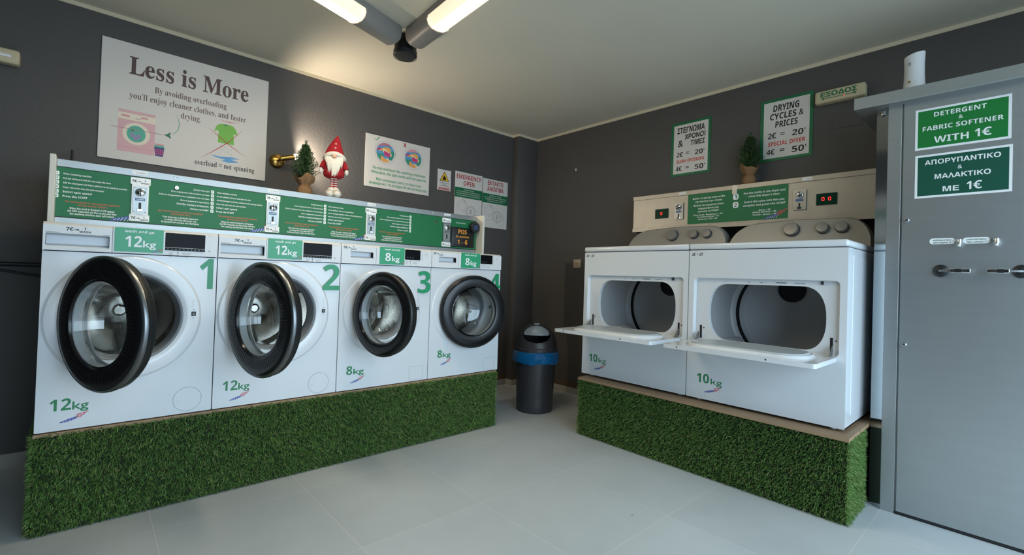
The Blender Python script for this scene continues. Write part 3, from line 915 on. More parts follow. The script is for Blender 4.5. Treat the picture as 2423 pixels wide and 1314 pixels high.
def dryer(i, label):
    t = thing('tumble_dryer', label, 'tumble dryer', (DX, DY0 - DW * i, DZ), -PI / 2, 'tumble dryers on the turf plinth')
    x0, x1 = 0.002, DW - 0.003
    b = MB()
    rec = rrect(0.033, 0.764, 0.343, 0.711, 0.022, 6)
    body = rrect(x0, x1, 0.006, 0.872, 0.006, 3)
    opn = dryer_opening()
    b.prism(body, 0.0, 0.004, 'enamel', holes=[rec])
    inn = rrect(0.040, 0.757, 0.350, 0.704, 0.018, 6)
    b.wall(rec, 0.0, 0.024, 'enamel', taper=inn)
    b.flat(inn, 0.024, 'enamel', holes=[opn]); b.wall(opn, 0.024, 0.05, 'enamel')
    b.box(x0, x0 + 0.004, 0.004, 0.68, 0.006, 0.872, 'enamel'); b.box(x1 - 0.004, x1, 0.004, 0.68, 0.006, 0.872, 'enamel')
    b.box(x1 - 0.001, x1 + 0.0015, 0.10, 0.60, 0.06, 0.84, 'enamel', bev=0.001, seg=1)
    b.box(x0, x1, 0.676, 0.68, 0.006, 0.872, 'enamel'); b.box(x0, x1, 0.004, 0.68, 0.006, 0.012, 'black_satin')
    b.text('2€ = 20\'', 0.016, 0.840, 0.017, -0.0006, 'black_print', 'bold', w=0.068, shear=0.15)
    for xx, w in ((0.33, .012), (0.39, .02), (0.42, .004), (0.47, .055), (0.56, .05)):
        b.line([(xx, 0.692), (xx + w, 0.692)], 0.004, 0.0236, 'print_grey')
    b.text('WARNING', 0.497, 0.693, 0.004, 0.0234, 'black_print', 'bold', 'c', w=0.045)
    b.box(0.682, 0.690, 0.012, 0.03, 0.690, 0.706, 'black_print')
    b.build('cabinet', t)
    b = MB()
    b.box(x0 - 0.001, x1 + 0.001, -0.010, 0.69, 0.876, 0.911, 'enamel', bev=0.012, seg=4)
    b.build('top_lid', t)
    b = MB()
    cx, cz, r = 0.405, 0.50, 0.345
    b.flat(circ(cx, cz, r, 64), 0.05, 'drum_grey', holes=[opn])
    b.lathe([(r, 0.05), (r, 0.45), (r - 0.015, 0.462), (r - 0.030, 0.464)], 'drum_grey', (cx, 0, cz), (0, 1, 0), 72)
    b.lathe([(r - 0.030, 0.464), (r - 0.032, 0.488), (r - 0.041, 0.490)], 'black_rubber', (cx, 0, cz), (0, 1, 0), 72)  # gap round the back plate coloured black to stand in for its shade
    b.lathe([(r - 0.041, 0.490), (r - 0.046, 0.478), (r - 0.075, 0.476), (r - 0.082, 0.486), (0.12, 0.485), (0, 0.485)], 'drum_grey', (cx, 0, cz), (0, 1, 0), 72)
    for k in range(3):
        a = R(-25 + 120 * k)
        p = [(cx + math.cos(a) * (r - 0.01), y, cz + math.sin(a) * (r - 0.01)) for y in (0.10, 0.16, 0.40, 0.45)]
        b.tube(p, [0.012, 0.04, 0.04, 0.012], 'drum_grey', 14)
    b.build('drum', t)
    b = MB()
    vx, vz = 0.41, 0.655
    b.lathe([(0.075, 0), (0.075, -0.012), (0.066, -0.014), (0.066, -0.004)], 'grille_dark', (vx, 0.485, vz), (0, 1, 0), 40)
    b.flat(circ(vx, vz, 0.067, 36), 0.479, 'black_print')
    for k in range(-8, 9):
        d = 0.0078 * k; L = math.sqrt(max(0, 0.066 ** 2 - d * d))
        a = R(35)
        for q, aa in ((1, a), (2, a + PI / 2)):
            ux, uz = math.cos(aa), math.sin(aa)
            b.line([(vx - uz * d - ux * L, vz + ux * d - uz * L), (vx - uz * d + ux * L, vz + ux * d + uz * L)], 0.0022, 0.476 - 0.0004 * q, 'grille_dark')
    b.build('vent_grille', t)
    # drop-down door
    b = MB()
    M = Matrix.Translation(Vector((0, -0.006, 0.341)))
    Mt = M @ Matrix.Rotation(R(90), 4, 'X')      # outline (x, depth) laid flat, inner face up
    out = rrect(0.036, 0.760, 0.0, 0.342, 0.014, 4)
    def lay(p): return [(q[0], -q[1]) for q in p]
    slab = lay(out)
    vs = [(p[0], p[1] - 0.004, 0.324) for p in slab] + [(p[0], p[1] - 0.004, 0.345) for p in slab]
    n = len(slab)
    b.add(vs, [tuple(range(n)), tuple(reversed(range(n, 2 * n)))] + [(k, (k + 1) % n, n + (k + 1) % n, n + k) for k in range(n)], 'enamel')
    for xx in (0.12, 0.56): b.lathe([(0.004, 0), (0.003, 0.001), (0, 0.001)], 'black_print', (xx, -0.3462, 0.335), (0, -1, 0), 10)
    door = b.build('door', t, recalc=True)
    door['label'] = 'white drop-down door folded open'
    b = MB()
    def pad(x0_, x1_, y0_, y1_, r_, za, zb, m, inset):
        lo = rrect(x0_, x1_, y0_, y1_, r_, 8); hi = rrect(x0_ + inset, x1_ - inset, y0_ + inset, y1_ - inset, max(r_ - inset, 0.004), 8)
        n_ = len(lo)
        b.add([(p[0], -p[1], za) for p in lo] + [(p[0], -p[1], zb) for p in hi], [tuple(reversed(range(n_, 2 * n_)))] + [(k, (k + 1) % n_, n_ + (k + 1) % n_, n_ + k) for k in range(n_)], m)
    pad(0.105, 0.700, 0.020, 0.300, 0.11, 0.345, 0.358, 'enamel', 0.010)
    pad(0.125, 0.680, 0.035, 0.282, 0.10, 0.358, 0.365, 'pad_grey', 0.006)
    b.build('door_liner', door, recalc=True)
    for xx in (0.066, 0.735):
        b = MB()
        Mh = Matrix.Translation(Vector((xx, 0, 0))) @ Matrix.Rotation(R(90), 4, 'Z')
        b.prism([(0.010, 0.345), (-0.050, 0.345), (-0.046, 0.352), (0.004, 0.395), (0.012, 0.395)], -0.001, 0.001, 'steel', M=Mh)
        b.build('hinge_bracket', door)
    for xx in (0.072, 0.728):
        b = MB()
        b.box(xx - 0.006, xx + 0.006, 0.0225, 0.03, 0.356, 0.432, 'black_print')
        b.lathe([(0.005, 0), (0.004, 0.002), (0, 0.003)], 'knob_grey', (xx + 0.018, 0.0235, 0.418), (0, -1, 0), 10)
        b.build('hinge_slot', t)
    # console
    b = MB()
    arc = [(0.008, 0.905)]
    for k in range(9):
        a = R(180 - 90 * k / 8); arc.append((0.185 + 0.175 * math.cos(a), 0.935 + 0.142 * math.sin(a)))
    arc.append((0.40, 1.087))
    for k in range(9):
        a = R(90 - 90 * k / 8); arc.append((0.655 + 0.125 * math.cos(a), 0.935 + 0.146 * math.sin(a)))
    arc.append((0.782, 0.905))
    sl = lambda z: 0.515 + (z - 0.905) * 0.28
    n = len(arc)
    vs = [(p[0], sl(p[1]), p[1]) for p in arc] + [(p[0], sl(p[1]) + 0.012, p[1] + (0.006 if p[1] > 0.94 else 0)) for p in arc] + [(p[0], 0.628, p[1] + (0.004 if p[1] > 0.94 else 0)) for p in arc]
    tri = [tuple(q) for q in tessellate_polygon([[Vector((p[0], p[1], 0)) for p in arc]])]
    b.add(vs, tri + [tuple(2 * n + k for k in q) for q in tri], 'console_grey')
    b.add(vs, [(o + k, o + k + 1, o + n + k + 1, o + n + k) for o in (0, n) for k in range(n - 1)], 'console_grey')
    def onface(x, z): return Vector((x, sl(z) - 0.0008, z))
    tilt = Matrix.Rotation(-math.atan(0.28), 4, 'X')
    for kx in (0.38, 0.546, 0.642):
        Mk = Matrix.Translation(Vector((kx, sl(1.026), 1.026))) @ tilt
        for q in range(12):
            a = 2 * PI * q / 12; rr = 0.055 if kx < 0.4 else 0.042
            if kx < 0.4 or q % 3 == 0:
                b.line([(rr * math.cos(a) - 0.006, rr * math.sin(a)), (rr * math.cos(a) + 0.006, rr * math.sin(a))], 0.0016, -0.001, 'print_grey', Mk)
    con = b.build('console', t, recalc=True); con['label'] = 'grey arched control console'
    for kx, kr in ((0.38, 0.043), (0.546, 0.033), (0.642, 0.033)):
        b = MB()
        A = Vector((0, -math.cos(math.atan(0.28)), math.sin(math.atan(0.28))))
        b.lathe([(kr * 0.96, 0), (kr, 0.004), (kr * 0.96, 0.022), (kr * 0.88, 0.027), (0, 0.028)], 'knob_grey', onface(kx, 1.026), A, 32)
        b.lathe([(kr * 1.04, 0), (kr * 1.02, 0.006), (kr, 0.007)], 'black_satin', onface(kx, 1.026), A, 32)
        b.build('knob', con)
    # capacity sticker
    b = MB()
    sx, sz = 0.137, 0.103
    b.flat(circ(sx, sz, 0.078, 40), -0.0004, 'clear_sticker')
    b.text('10', sx - 0.070, sz - 0.002, 0.052, -0.0008, 'kg_green', 'bold', w=0.072)
    b.text('kg', sx + 0.012, sz - 0.002, 0.032, -0.0008, 'kg_green', 'reg', off=0.004, w=0.066)
    flag(b, sx - 0.025, sz - 0.055, 0.100, -0.0008)
    b.build('weight_sticker', t)
    for xx in (0.06, DW - 0.06):
        for yy in (0.05, 0.62):
            b = MB(); b.lathe([(0.012, -0.0084), (0.014, -0.004), (0.014, 0.008), (0, 0.008)], 'white_plastic', (xx, yy, 0), (0, 0, 1), 16); b.build('foot', t)
    return t
dryer(0, 'white tumble dryer with drop-down door open, closer to the black bin')
dryer(1, 'white tumble dryer with drop-down door open, next to the steel cabinet')

# ------------------------------------------------------------------ coin box above the dryers
t = thing('dryer_coin_box', 'weathered steel coin box with a green panel on the wall above the dryers', 'coin box', (-0.15, -1.383, 1.486), -PI / 2)
b = MB()
b.box(0.0, 1.63, 0.002, 0.149, 0.0, 0.286, 'galvanised')
b.box(-0.003, 1.63, -0.004, 0.149, 0.257, 0.288, 'galvanised', bev=0.001, seg=1)
b.box(-0.003, 1.63, -0.004, 0.06, 0.0, 0.030, 'galvanised', bev=0.001, seg=1)
for xx in (0.40, 1.225):
    b.prism(rrect(xx, xx + 0.055, 0.264, 0.281, 0.005, 3), -0.0048, -0.004, 'sticker_white')
    b.text('1 2 coins', xx + 0.0275, 0.269, 0.006, -0.0052, 'print_grey', 'bold', 'c', w=0.044)
b.build('housing', t)
b = MB()
b.box(0.470, 1.146, -0.001, 0.006, 0.037, 0.256, 'panel_green')
yt = -0.0016
for s_, cx, z, w in (('Βάλτε τα ρούχα στον κάδο', .626, .216, .235), ('και κλείστε την πόρτα', .626, .192, .195), ('Βάλτε τα κέρματα στον', .626, .164, .220), ('κερματοδέκτη και', .626, .141, .150), ('πατήστε το START', .626, .119, .155),
                     ('Πουκάμισα / Βαμβακερά = 20\'', .624, .095, .215), ('Ανάμεικτα ρούχα = 40\'', .624, .080, .165), ('Πετσέτες / Τζιν = 50\'', .624, .063, .140),
                     ('Put the cloths in the dryer and', 1.0, .216, .258), ('close the dryer\'s door', 1.0, .193, .195), ('Insert the coins into the coin', 1.0, .156, .250), ('acceptor and press the START', 1.0, .132, .262),
                     ('Shirts = 20\'', 1.006, .096, .075), ('Mixed Clothes = 40\'', 1.006, .083, .148), ('Towels / Denim = 50\'', 1.006, .066, .150)):
    b.text(s_, cx, z, 0.0125 if z > .1 else 0.0095, yt, 'sticker_white', 'bold', 'c', w=w, shear=0.12)
for n_, z in (('1', .205), ('2', .148)):
    b.prism(rrect(0.800, 0.837, z - 0.019, z + 0.022, 0.012, 4), yt, -0.001, 'sticker_white')
    b.text(n_, 0.8185, z - 0.012, 0.026, yt - 0.0004, 'panel_green', 'bold', 'c')
flag(b, 1.005, 0.039, 0.142, yt)
b.build('instruction_panel', t)['label'] = 'green panel with white dryer instructions'
b = MB(); b.box(0.793, 0.826, -0.005, -0.001, 0.225, 0.289, 'steel', bev=0.001, seg=1); b.build('foil_latch', t)
for x0, x1, z0, z1 in ((0.365, 0.436, 0.078, 0.202), (1.177, 1.250, 0.082, 0.208)):
    b = MB(); cx = (x0 + x1) / 2
    b.prism(rrect(x0, x1, z0, z1, 0.004, 2), -0.008, -0.001, 'steel')
    acc = b.build('coin_acceptor', t)
    b = MB()
    b.lathe([(0.021, 0), (0.021, 0.008), (0.016, 0.011), (0, 0.012)], 'chrome', (cx, -0.008, z1 - 0.032), (0, -1, 0), 24)
    b.box(cx - 0.0025, cx + 0.0025, -0.021, -0.008, z1 - 0.05, z1 - 0.014, 'black_print')
    b.build('coin_slot', acc)
    b = MB(); b.box(cx - 0.021, cx + 0.021, -0.0105, -0.008, z1 - 0.072, z1 - 0.058, 'blue_tag'); b.build('blue_tag', acc)
    b = MB(); b.box(cx - 0.0045, cx + 0.0045, -0.0095, -0.007, z0 + 0.016, z0 + 0.043, 'black_print'); b.box(cx - 0.012, cx + 0.012, -0.014, -0.007, z0 + 0.006, z0 + 0.018, 'chrome', bev=0.002, seg=1); b.build('return_slot', acc)
for x0, x1, z0, z1, on in ((0.202, 0.311, 0.097, 0.170, (0.5,)), (1.304, 1.411, 0.102, 0.172, (0.34, 0.66))):
    b = MB()
    b.box(x0, x1, -0.006, -0.001, z0, z1, 'led_off', bev=0.001, seg=1)
    for q in on:
        cx = x0 + (x1 - x0) * q; cz = (z0 + z1) / 2
        b.line(rrect(cx - 0.006, cx + 0.006, cz - 0.009, cz + 0.009, 0.003, 2) + [(cx + 0.006, cz + 0.006)], 0.0035, -0.0066, 'led_red')
    b.build('time_display', t)['label'] = 'green timer window with red digits'

# ------------------------------------------------------------------ steel detergent cabinet
t = thing('steel_cabinet', 'tall brushed steel detergent cabinet with a flat overhanging cap', 'cabinet', (-0.52, -3.09, 0), -PI / 2)
b = MB()
b.box(0.0, 0.054, 0.0, 0.5, 0.0, 2.008, 'cabinet_steel', bev=0.001, seg=1)
b.box(0.054, 0.90, 0.012, 0.515, 0.0, 2.008, 'cabinet_steel')
b.box(0.846, 0.90, 0.0, 0.5, 0.0, 2.008, 'cabinet_steel', bev=0.001, seg=1)
b.build('carcass', t)
b = MB(); b.add([(0.0, 0.0005, 0), (-0.053, 0.044, 0), (-0.053, 0.044, 2.0), (0.0, 0.0005, 2.0), (-0.053, 0.48, 0), (-0.053, 0.48, 2.0)], [(1, 0, 3, 2), (4, 1, 2, 5)], 'mirror_steel'); b.build('corner_strip', t)
b = MB()
b.box(-0.132, 0.96, -0.056, 0.515, 1.998, 2.056, 'cabinet_steel', bev=0.002, seg=1)
b.build('cap', t)
b = MB()
b.box(-0.030, -0.008, 0.010, 0.03, 1.955, 1.985, 'chrome', bev=0.003); b.tube([(-0.04, 0.02, 1.972), (-0.018, 0.02, 1.985), (0.0, 0.02, 1.975)], 0.004, 'brass', 8)
b.build('hinge_clip', t)
b = MB()
b.box(0.061, 0.842, -0.001, 0.012, 0.014, 2.0, 'cabinet_steel', bev=0.0015, seg=1)
b.line([(0.0585, 0.0), (0.0585, 2.0)], 0.003, -0.0002, 'trim_silver')
door = b.build('door', t)
b = MB(); b.line([(0.055, 0.007), (0.846, 0.007)], 0.014, -0.0006, 'black_print'); b.build('door_gap_shade', t)  # flat black strip painted in for the shade of the gap under the door
for z in (1.424, 0.822):
    b = MB(); b.lathe([(0.010, 0.0), (0.010, 0.008), (0.006, 0.014), (0, 0.015)], 'chrome', (0.081, -0.001, z), (0, -1, 0), 18); b.build('bolt', door)
def green_sign(x0, x1, z0, z1, m, rows, lab):
    b = MB()
    b.prism([(x0, z0), (x1, z0), (x1, z1), (x0, z1)], -0.0020, -0.001, 'sticker_white')
    e = 0.010
    b.flat([(x0 + e, z0 + e), (x1 - e, z0 + e), (x1 - e, z1 - e), (x0 + e, z1 - e)], -0.0024, m)
    for s_, cx, z, h, w in rows: b.text(s_, cx, z, h, -0.0028, 'sticker_white', 'bold', 'c', w=w)
    b.build('sign_sticker', door)['label'] = lab
green_sign(0.105, 0.424, 1.757, 1.952, 'bright_green', [('DETERGENT', .259, 1.908, .021, .175), ('&', .264, 1.880, .018, None), ('FABRIC SOFTENER', .266, 1.845, .021, .268), ('WITH', .232, 1.783, .030, .118), ('1€', .337, 1.785, .036, .054)], 'bright green detergent sign in English')
green_sign(0.107, 0.429, 1.526, 1.731, 'teal_green', [('ΑΠΟΡΥΠΑΝΤΙΚΟ', .268, 1.682, .022, .252), ('&', .264, 1.650, .018, None), ('ΜΑΛΑΚΤΙΚΟ', .271, 1.612, .022, .186), ('ΜΕ', .235, 1.550, .024, .056), ('1€', .312, 1.551, .036, .050)], 'dark green detergent sign in Greek')
for x0, x1, a, c in ((0.165, 0.252, 'καθαριστικό', 'detergent →'), (0.279, 0.365, 'μαλακτικό', 'fabric softener →')):
    b = MB()
    b.prism(rrect(x0, x1, 1.304, 1.332, 0.012, 5), -0.003, -0.001, 'sticker_white')
    b.text(a, (x0 + x1) / 2, 1.320, 0.007, -0.0034, 'teal_green', 'bold', 'c', w=0.062); b.text(c, (x0 + x1) / 2, 1.308, 0.007, -0.0034, 'teal_green', 'bold', 'c', w=0.062)
    b.build('tap_label', door)
for x in (0.269, 0.387):
    b = MB()
    b.tube([(x - 0.010, -0.001, 1.318), (x - 0.004, -0.022, 1.320), (x, -0.032, 1.318), (x, -0.034, 1.300)], [0.007, 0.007, 0.008, 0.008], 'chrome', 12)
    b.tube([(x, -0.034, 1.300), (x, -0.034, 1.290)], 0.0055, 'white_plastic', 12)
    b.build('dispenser_tap', door)
for x, sgn in ((0.207, 1), (0.462, -1)):
    b = MB()
    b.lathe([(0.028, 0), (0.028, 0.006), (0.022, 0.010), (0.016, 0.014), (0, 0.015)], 'black_satin', (x, -0.001, 1.18), (0, -1, 0), 28)
    h = b.build('lever_handle', door)
    b = MB()
    b.tube([(x, -0.012, 1.18), (x, -0.040, 1.18), (x + sgn * 0.014, -0.050, 1.18), (x + sgn * 0.040, -0.052, 1.18)], [0.007, 0.006, 0.005, 0.006], 'trim_silver', 10)
    bx = sorted((x + sgn * 0.034, x + sgn * 0.102))
    b.box(bx[0], bx[1], -0.058, -0.046, 1.170, 1.190, 'chrome', bev=0.003)
    bx = sorted((x + sgn * 0.050, x + sgn * 0.072))
    b.box(bx[0], bx[1], -0.0592, -0.05, 1.172, 1.188, 'black_satin')
    b.build('lever', h)

# ------------------------------------------------------------------ air freshener on the cabinet
t = thing('air_freshener', 'white air freshener dispenser standing on the steel cabinet', 'air freshener', (-0.44, -3.176, 2.056), -PI / 2)
b = MB()
n = 36; vs = []; rows = 9
for j in range(rows):
    f = j / (rows - 1)
    z = 0.198 * f
    rx = 0.046 - 0.006 * math.sin(f * PI * 0.8) - 0.001 * f; ry = 0.042 - 0.004 * f
    for k in range(n):
        a = 2 * PI * k / n
        vs.append((rx * math.cos(a), ry * math.sin(a), z + 0.10 * f * 0.1 * math.cos(a) * 0.9))
fs = [(j * n + k, j * n + (k + 1) % n, (j + 1) * n + (k + 1) % n, (j + 1) * n + k) for j in range(rows - 1) for k in range(n)]
fs += [tuple(reversed(range(n))), tuple((rows - 1) * n + k for k in range(n))]
b.add(vs, fs, 'can_white'); b.build('body', t)
b = MB(); b.lathe([(0.006, 0), (0.006, 0.003), (0, 0.004)], 'print_grey', (-0.014, -0.0366, 0.148), (0, -1, 0), 14, sx=1.5); b.build('spray_nozzle', t)
b = MB(); b.lathe([(0.0055, 0), (0.0055, 0.003), (0, 0.003)], 'brass', (-0.014, -0.0395, 0.058), (0, -1, 0), 14); b.build('switch', t)

# ------------------------------------------------------------------ pedestal bin
bc = Vector((-0.68, -0.835, 0))
t = thing('waste_bin', 'dark grey round waste bin with swing lid, in the corner between the machines', 'bin', bc, R(225))
# local +x points towards the room
b = MB()
b.lathe([(0, 0.004), (0.135, 0.0), (0.146, 0.006), (0.148, 0.02), (0.166, 0.47), (0.168, 0.49), (0.163, 0.49), (0.150, 0.05), (0, 0.03)], 'bin_black', n=64)
b.build('body', t)
b = MB()
NL = 288; nh = 80
prof = [(0.176, 0.478), (0.178, 0.482), (0.178, 0.515), (0.174, 0.519)] + [(0.170 * math.cos(R(90 * k / nh)), 0.522 + 0.193 * math.sin(R(90 * k / nh))) for k in range(nh)] + [(0, 0.715)]
def keep(i, k):
    if i < 4: return True
    el = (i - 4 + 0.5) / nh * 90; az = (k + 0.5) / NL * 360
    az = (az + 180) % 360 - 180
    return not ((az / 52) ** 2 + ((el - 41) / 27) ** 2 < 1)
b.lathe(prof, 'bin_black', n=NL, keep=keep)
b.build('dome_lid', t)
b = MB()
vs = []; nf = 14
for i in range(nf + 1):
    for k in range(25):
        az = R(-52 + 104 * k / 24); u = i / nf
        lim = math.sqrt(max(0, 1 - (math.degrees(az) / 53) ** 2))
        e0 = 41 - min(9, 27 * lim)
        el = R(e0 + (41 + 27.5 * lim - e0) * u)
        rr = 0.168 - 0.030 * (1 - u) * lim
        vs.append((rr * math.cos(el) * math.cos(az), rr * math.cos(el) * math.sin(az), 0.522 + 0.190 * math.sin(el)))
b.add(vs, [(i * 25 + k, i * 25 + k + 1, (i + 1) * 25 + k + 1, (i + 1) * 25 + k) for i in range(nf) for k in range(24)], 'flap_grey')
b.build('swing_flap', t)
b = MB(); b.box(0.03, 0.062, -0.022, 0.022, 0.704, 0.716, 'flap_grey', bev=0.004); b.build('flap_grip', t)
b = MB()
nb = 96; rows = []
for j, (rb, z) in enumerate(((0.172, 0.497), (0.186, 0.482), (0.190, 0.455), (0.192, 0.425), (0.186, 0.400))):
    for k in range(nb):
        a = 2 * PI * k / nb
        w = 0.006 * (j / 4) * (math.sin(9 * a + j) + 0.6 * math.sin(23 * a + 2 * j))
        z2 = z + (0.005 * math.sin(5 * a) + 0.003 * math.sin(13 * a)) * (j / 4)
        rows.append(((rb + w) * math.cos(a), (rb + w) * math.sin(a), z2))
b.add(rows, [(j * nb + k, j * nb + (k + 1) % nb, (j + 1) * nb + (k + 1) % nb, (j + 1) * nb + k) for j in range(4) for k in range(nb)], 'bag_blue')
b.build('bin_bag', t)['label'] = 'blue bin liner folded over the rim'

# ------------------------------------------------------------------ ceiling lights and sensor
def ceiling_light(p0, p1, label, start):
    p0 = Vector(p0); p1 = Vector(p1); d = (p1 - p0); L = d.length; ang = math.atan2(d.y, d.x)
    t = thing('ceiling_light', label, 'ceiling light', (p0.x, p0.y, H), ang, 'fluorescent ceiling lights')
    # local +x runs along the tube, underside at z = -0.1
    sec = [(-0.066, 0.0), (-0.068, -0.05), (-0.058, -0.078), (-0.036, -0.094), (0, -0.099), (0.036, -0.094), (0.058, -0.078), (0.068, -0.05), (0.066, 0.0)]
    def sweep(mb, xa, xb, sc, m, caps=True, round_a=False, round_b=False, ridge=False):
        st = [(xa, 1.0), (xb, 1.0)]
        if round_a: st = [(xa, 0.55), (xa + 0.012, 0.86), (xa + 0.03, 1.0)] + st[1:]
        if round_b: st = st[:-1] + [(xb - 0.03, 1.0), (xb - 0.012, 0.86), (xb, 0.55)]
        vs = []
        for x, q in st: vs += [(x, p[0] * sc * q, p[1] * sc * q if p[1] < 0 else 0) for p in sec]
        n = len(sec)
        fs = [(i * n + k, i * n + k + 1, (i + 1) * n + k + 1, (i + 1) * n + k) for i in range(len(st) - 1) for k in range(n - 1)]
        fs += [tuple(range(n)), tuple(reversed(range((len(st) - 1) * n, len(st) * n)))]
        if m == 'tube_light':
            side = [i for i, f in enumerate(fs) if i < (len(st) - 1) * (n - 1) and (i % (n - 1) in (0, 1, 2, n - 4, n - 3, n - 2) or i < 2 * (n - 1))]
            mb.add(vs, [f for i, f in enumerate(fs) if i not in side], m); mb.add(vs, [fs[i] for i in side], 'lens_glow')
        else:
            mb.add(vs, fs, m)
    b = MB(); sweep(b, 0.0, start + 0.02, 1.0, 'fixture_grey', round_a=True); sweep(b, L - 0.12, L, 1.0, 'fixture_grey', round_b=True)
    b.box(start, L - 0.1, -0.068, 0.068, -0.034, 0.0, 'fixture_grey')
    b.build('housing', t)
    b = MB(); sweep(b, start, L - 0.1, 0.97, 'tube_light', round_a=True)
    for k in range(4):
        b.tube([(start + 0.006 + 0.012 * k, p[0] * (0.9 + 0.025 * k), p[1] * (0.9 + 0.028 * k)) for p in sec[1:-1]], 0.0035, 'lens_glow', 6)
    b.build('diffuser', t)['label'] = 'glowing ribbed diffuser'
    return t
ceiling_light((-2.135, -1.013, 0), (-3.27, -1.375, 0), 'warm fluorescent ceiling light parallel to the washers, lit, meeting the black sensor', 0.27)
ceiling_light((-2.045, -1.06, 0), (-2.10, -2.24, 0), 'lit fluorescent ceiling light running from the black sensor toward the shop front', 0.26)
t = thing('ceiling_sensor', 'round black sensor on the ceiling where the two lights meet', 'sensor', (-2.05, -0.975, H))
b = MB()
b.lathe([(0.0, 0.0), (0.066, 0.0), (0.067, -0.05), (0.066, -0.08), (0.071, -0.084), (0.071, -0.108), (0.064, -0.115), (0.03, -0.117), (0, -0.117)], 'black_satin', n=40)
b.build('sensor_dome', t)
b = MB(); b.lathe([(0.071, -0.112), (0.0722, -0.113), (0.0722, -0.116), (0.071, -0.117)], 'black_rubber', n=40); b.build('sensor_ring', t)

# ------------------------------------------------------------------ brass wall lamp with its own light
t = thing('wall_lamp', 'small brass spot lamp on the wall beside the large white poster', 'wall lamp', (-2.49, 0.0, 1.847))
b = MB(); b.lathe([(0.0, -0.028), (0.020, -0.026), (0.040, -0.020), (0.048, -0.012), (0.050, 0.0)], 'brass', (0, 0, 0), (0, 1, 0), 36); b.build('wall_rose', t)
hd = Vector((0.90, -0.05, 0.30)).normalized()
p0 = Vector((0.004, -0.098, 0.004))
b = MB(); b.tube([(0, -0.02, 0), (0.0, -0.065, 0.0), tuple(p0)], [0.009, 0.008, 0.010], 'brass', 12); b.build('arm', t)
b = MB(); b.lathe([(0.0, -0.012), (0.014, -0.010), (0.017, 0.0), (0.0185, 0.085), (0.0165, 0.085), (0.015, 0.02), (0, 0.018)], 'brass', p0, hd, 28); b.build('lamp_head', t)
b = MB(); b.lathe([(0.014, 0.07), (0.020, 0.086), (0.018, 0.104), (0.010, 0.112), (0, 0.113)], 'bulb_light', p0, hd, 24); b.build('bulb', t)
ld = bpy.data.lights.new('lamp_light', 'SPOT'); ld.energy = LAMP_WATTS; ld.color = (1.0, 0.85, 0.66); ld.spot_size = R(178); ld.spot_blend = 0.5; ld.shadow_soft_size = 0.015
lo = bpy.data.objects.new('lamp_light', ld); COL.objects.link(lo); lo.parent = t
lo.location = p0 + hd * 0.12
lo.rotation_euler = hd.to_track_quat('-Z', 'Y').to_euler()

# ------------------------------------------------------------------ posters and signs on the walls
Y0 = -0.0085
b = MB()
w2, h2 = 0.436, 0.346
b.box(-w2, w2, -0.008, -0.0005, -h2, h2, 'paper', bev=0.0008, seg=1)
b.text('Less is More', 0.002, 0.168, 0.104, Y0, 'title_brown', 'serif', 'c', w=0.626, off=0.008)
b.text('By avoiding overloading', 0.0, 0.087, 0.036, Y0, 'text_brown', 'serif', 'c', w=0.378)
b.text('you\'ll enjoy cleaner clothes, and faster', 0.0, 0.026, 0.036, Y0, 'text_brown', 'serif', 'c', w=0.612)
b.text('drying.', -0.002, -0.033, 0.036, Y0, 'text_brown', 'serif', 'c', w=0.106)
b.text('overload = not spinning', 0.197, -0.304, 0.033, Y0, 'black_print', 'serif', 'c', w=0.340)
b.flat([(-0.352, -0.293), (-0.179, -0.293), (-0.179, -0.048), (-0.352, -0.048)], Y0, 'pink')
b.flat([(-0.352, -0.066), (-0.179, -0.066), (-0.179, -0.105), (-0.352, -0.105)], Y0 - .0002, 'cream')
b.flat([(-0.338, -0.078), (-0.30, -0.078), (-0.30, -0.090), (-0.338, -0.090)], Y0 - .0004, 'pink_dark')
for k in range(3): b.flat(circ(-0.27 + 0.008 * k, -0.092, 0.0025, 10), Y0 - .0004, 'text_brown')
b.flat([(-0.248, -0.076), (-0.215, -0.076), (-0.215, -0.086), (-0.248, -0.086)], Y0 - .0004, 'pink_dark')
b.line([(-0.352, -0.266), (-0.179, -0.266)], 0.004, Y0 - .0002, 'pink_dark')
b.flat(circ(-0.266, -0.182, 0.064, 40), Y0 - .0002, 'cream'); b.flat(circ(-0.267, -0.182, 0.044, 36, rz=0.049), Y0 - .0004, 'teal')
for q_, (cx, cz) in enumerate(((-0.284, -0.188), (-0.255, -0.196), (-0.270, -0.206))): b.flat(circ(cx, cz, 0.011, 16, rz=0.016), Y0 - .0006 - .0002 * q_, 'lilac')
b.flat(circ(-0.285, -0.163, 0.008, 14), Y0 - .0006, 'shirt_dark')
b.line([(-0.381, -0.158), (-0.133, -0.156)], 0.0028, Y0 - .0008, 'mauve')
arc = [(-0.077 + 0.026 * math.sin(q), -0.015 - 0.03 * 0 - 0.13 * (1 - math.cos(q)) * 0.62) for q in np.linspace(0, 2.0, 12)]
b.line([(-0.077, -0.015), (-0.066, -0.045), (-0.060, -0.075), (-0.066, -0.112), (-0.085, -0.138), (-0.108, -0.148)], 0.0036, Y0, 'text_green', taper=True)
b.flat([(-0.133, -0.157), (-0.100, -0.132), (-0.107, -0.150), (-0.098, -0.173)], Y0, 'sign_green')
b.flat([(-0.180, -0.238), (-0.130, -0.238), (-0.136, -0.292), (-0.174, -0.292)], Y0 - .0004, 'navy')
for k in range(4):
    for j in range(3): b.flat(rrect(-0.174 + 0.0105 * k, -0.1665 + 0.0105 * k, -0.258 - 0.012 * j, -0.249 - 0.012 * j, 0.002, 2), Y0 - .0006, 'magenta')
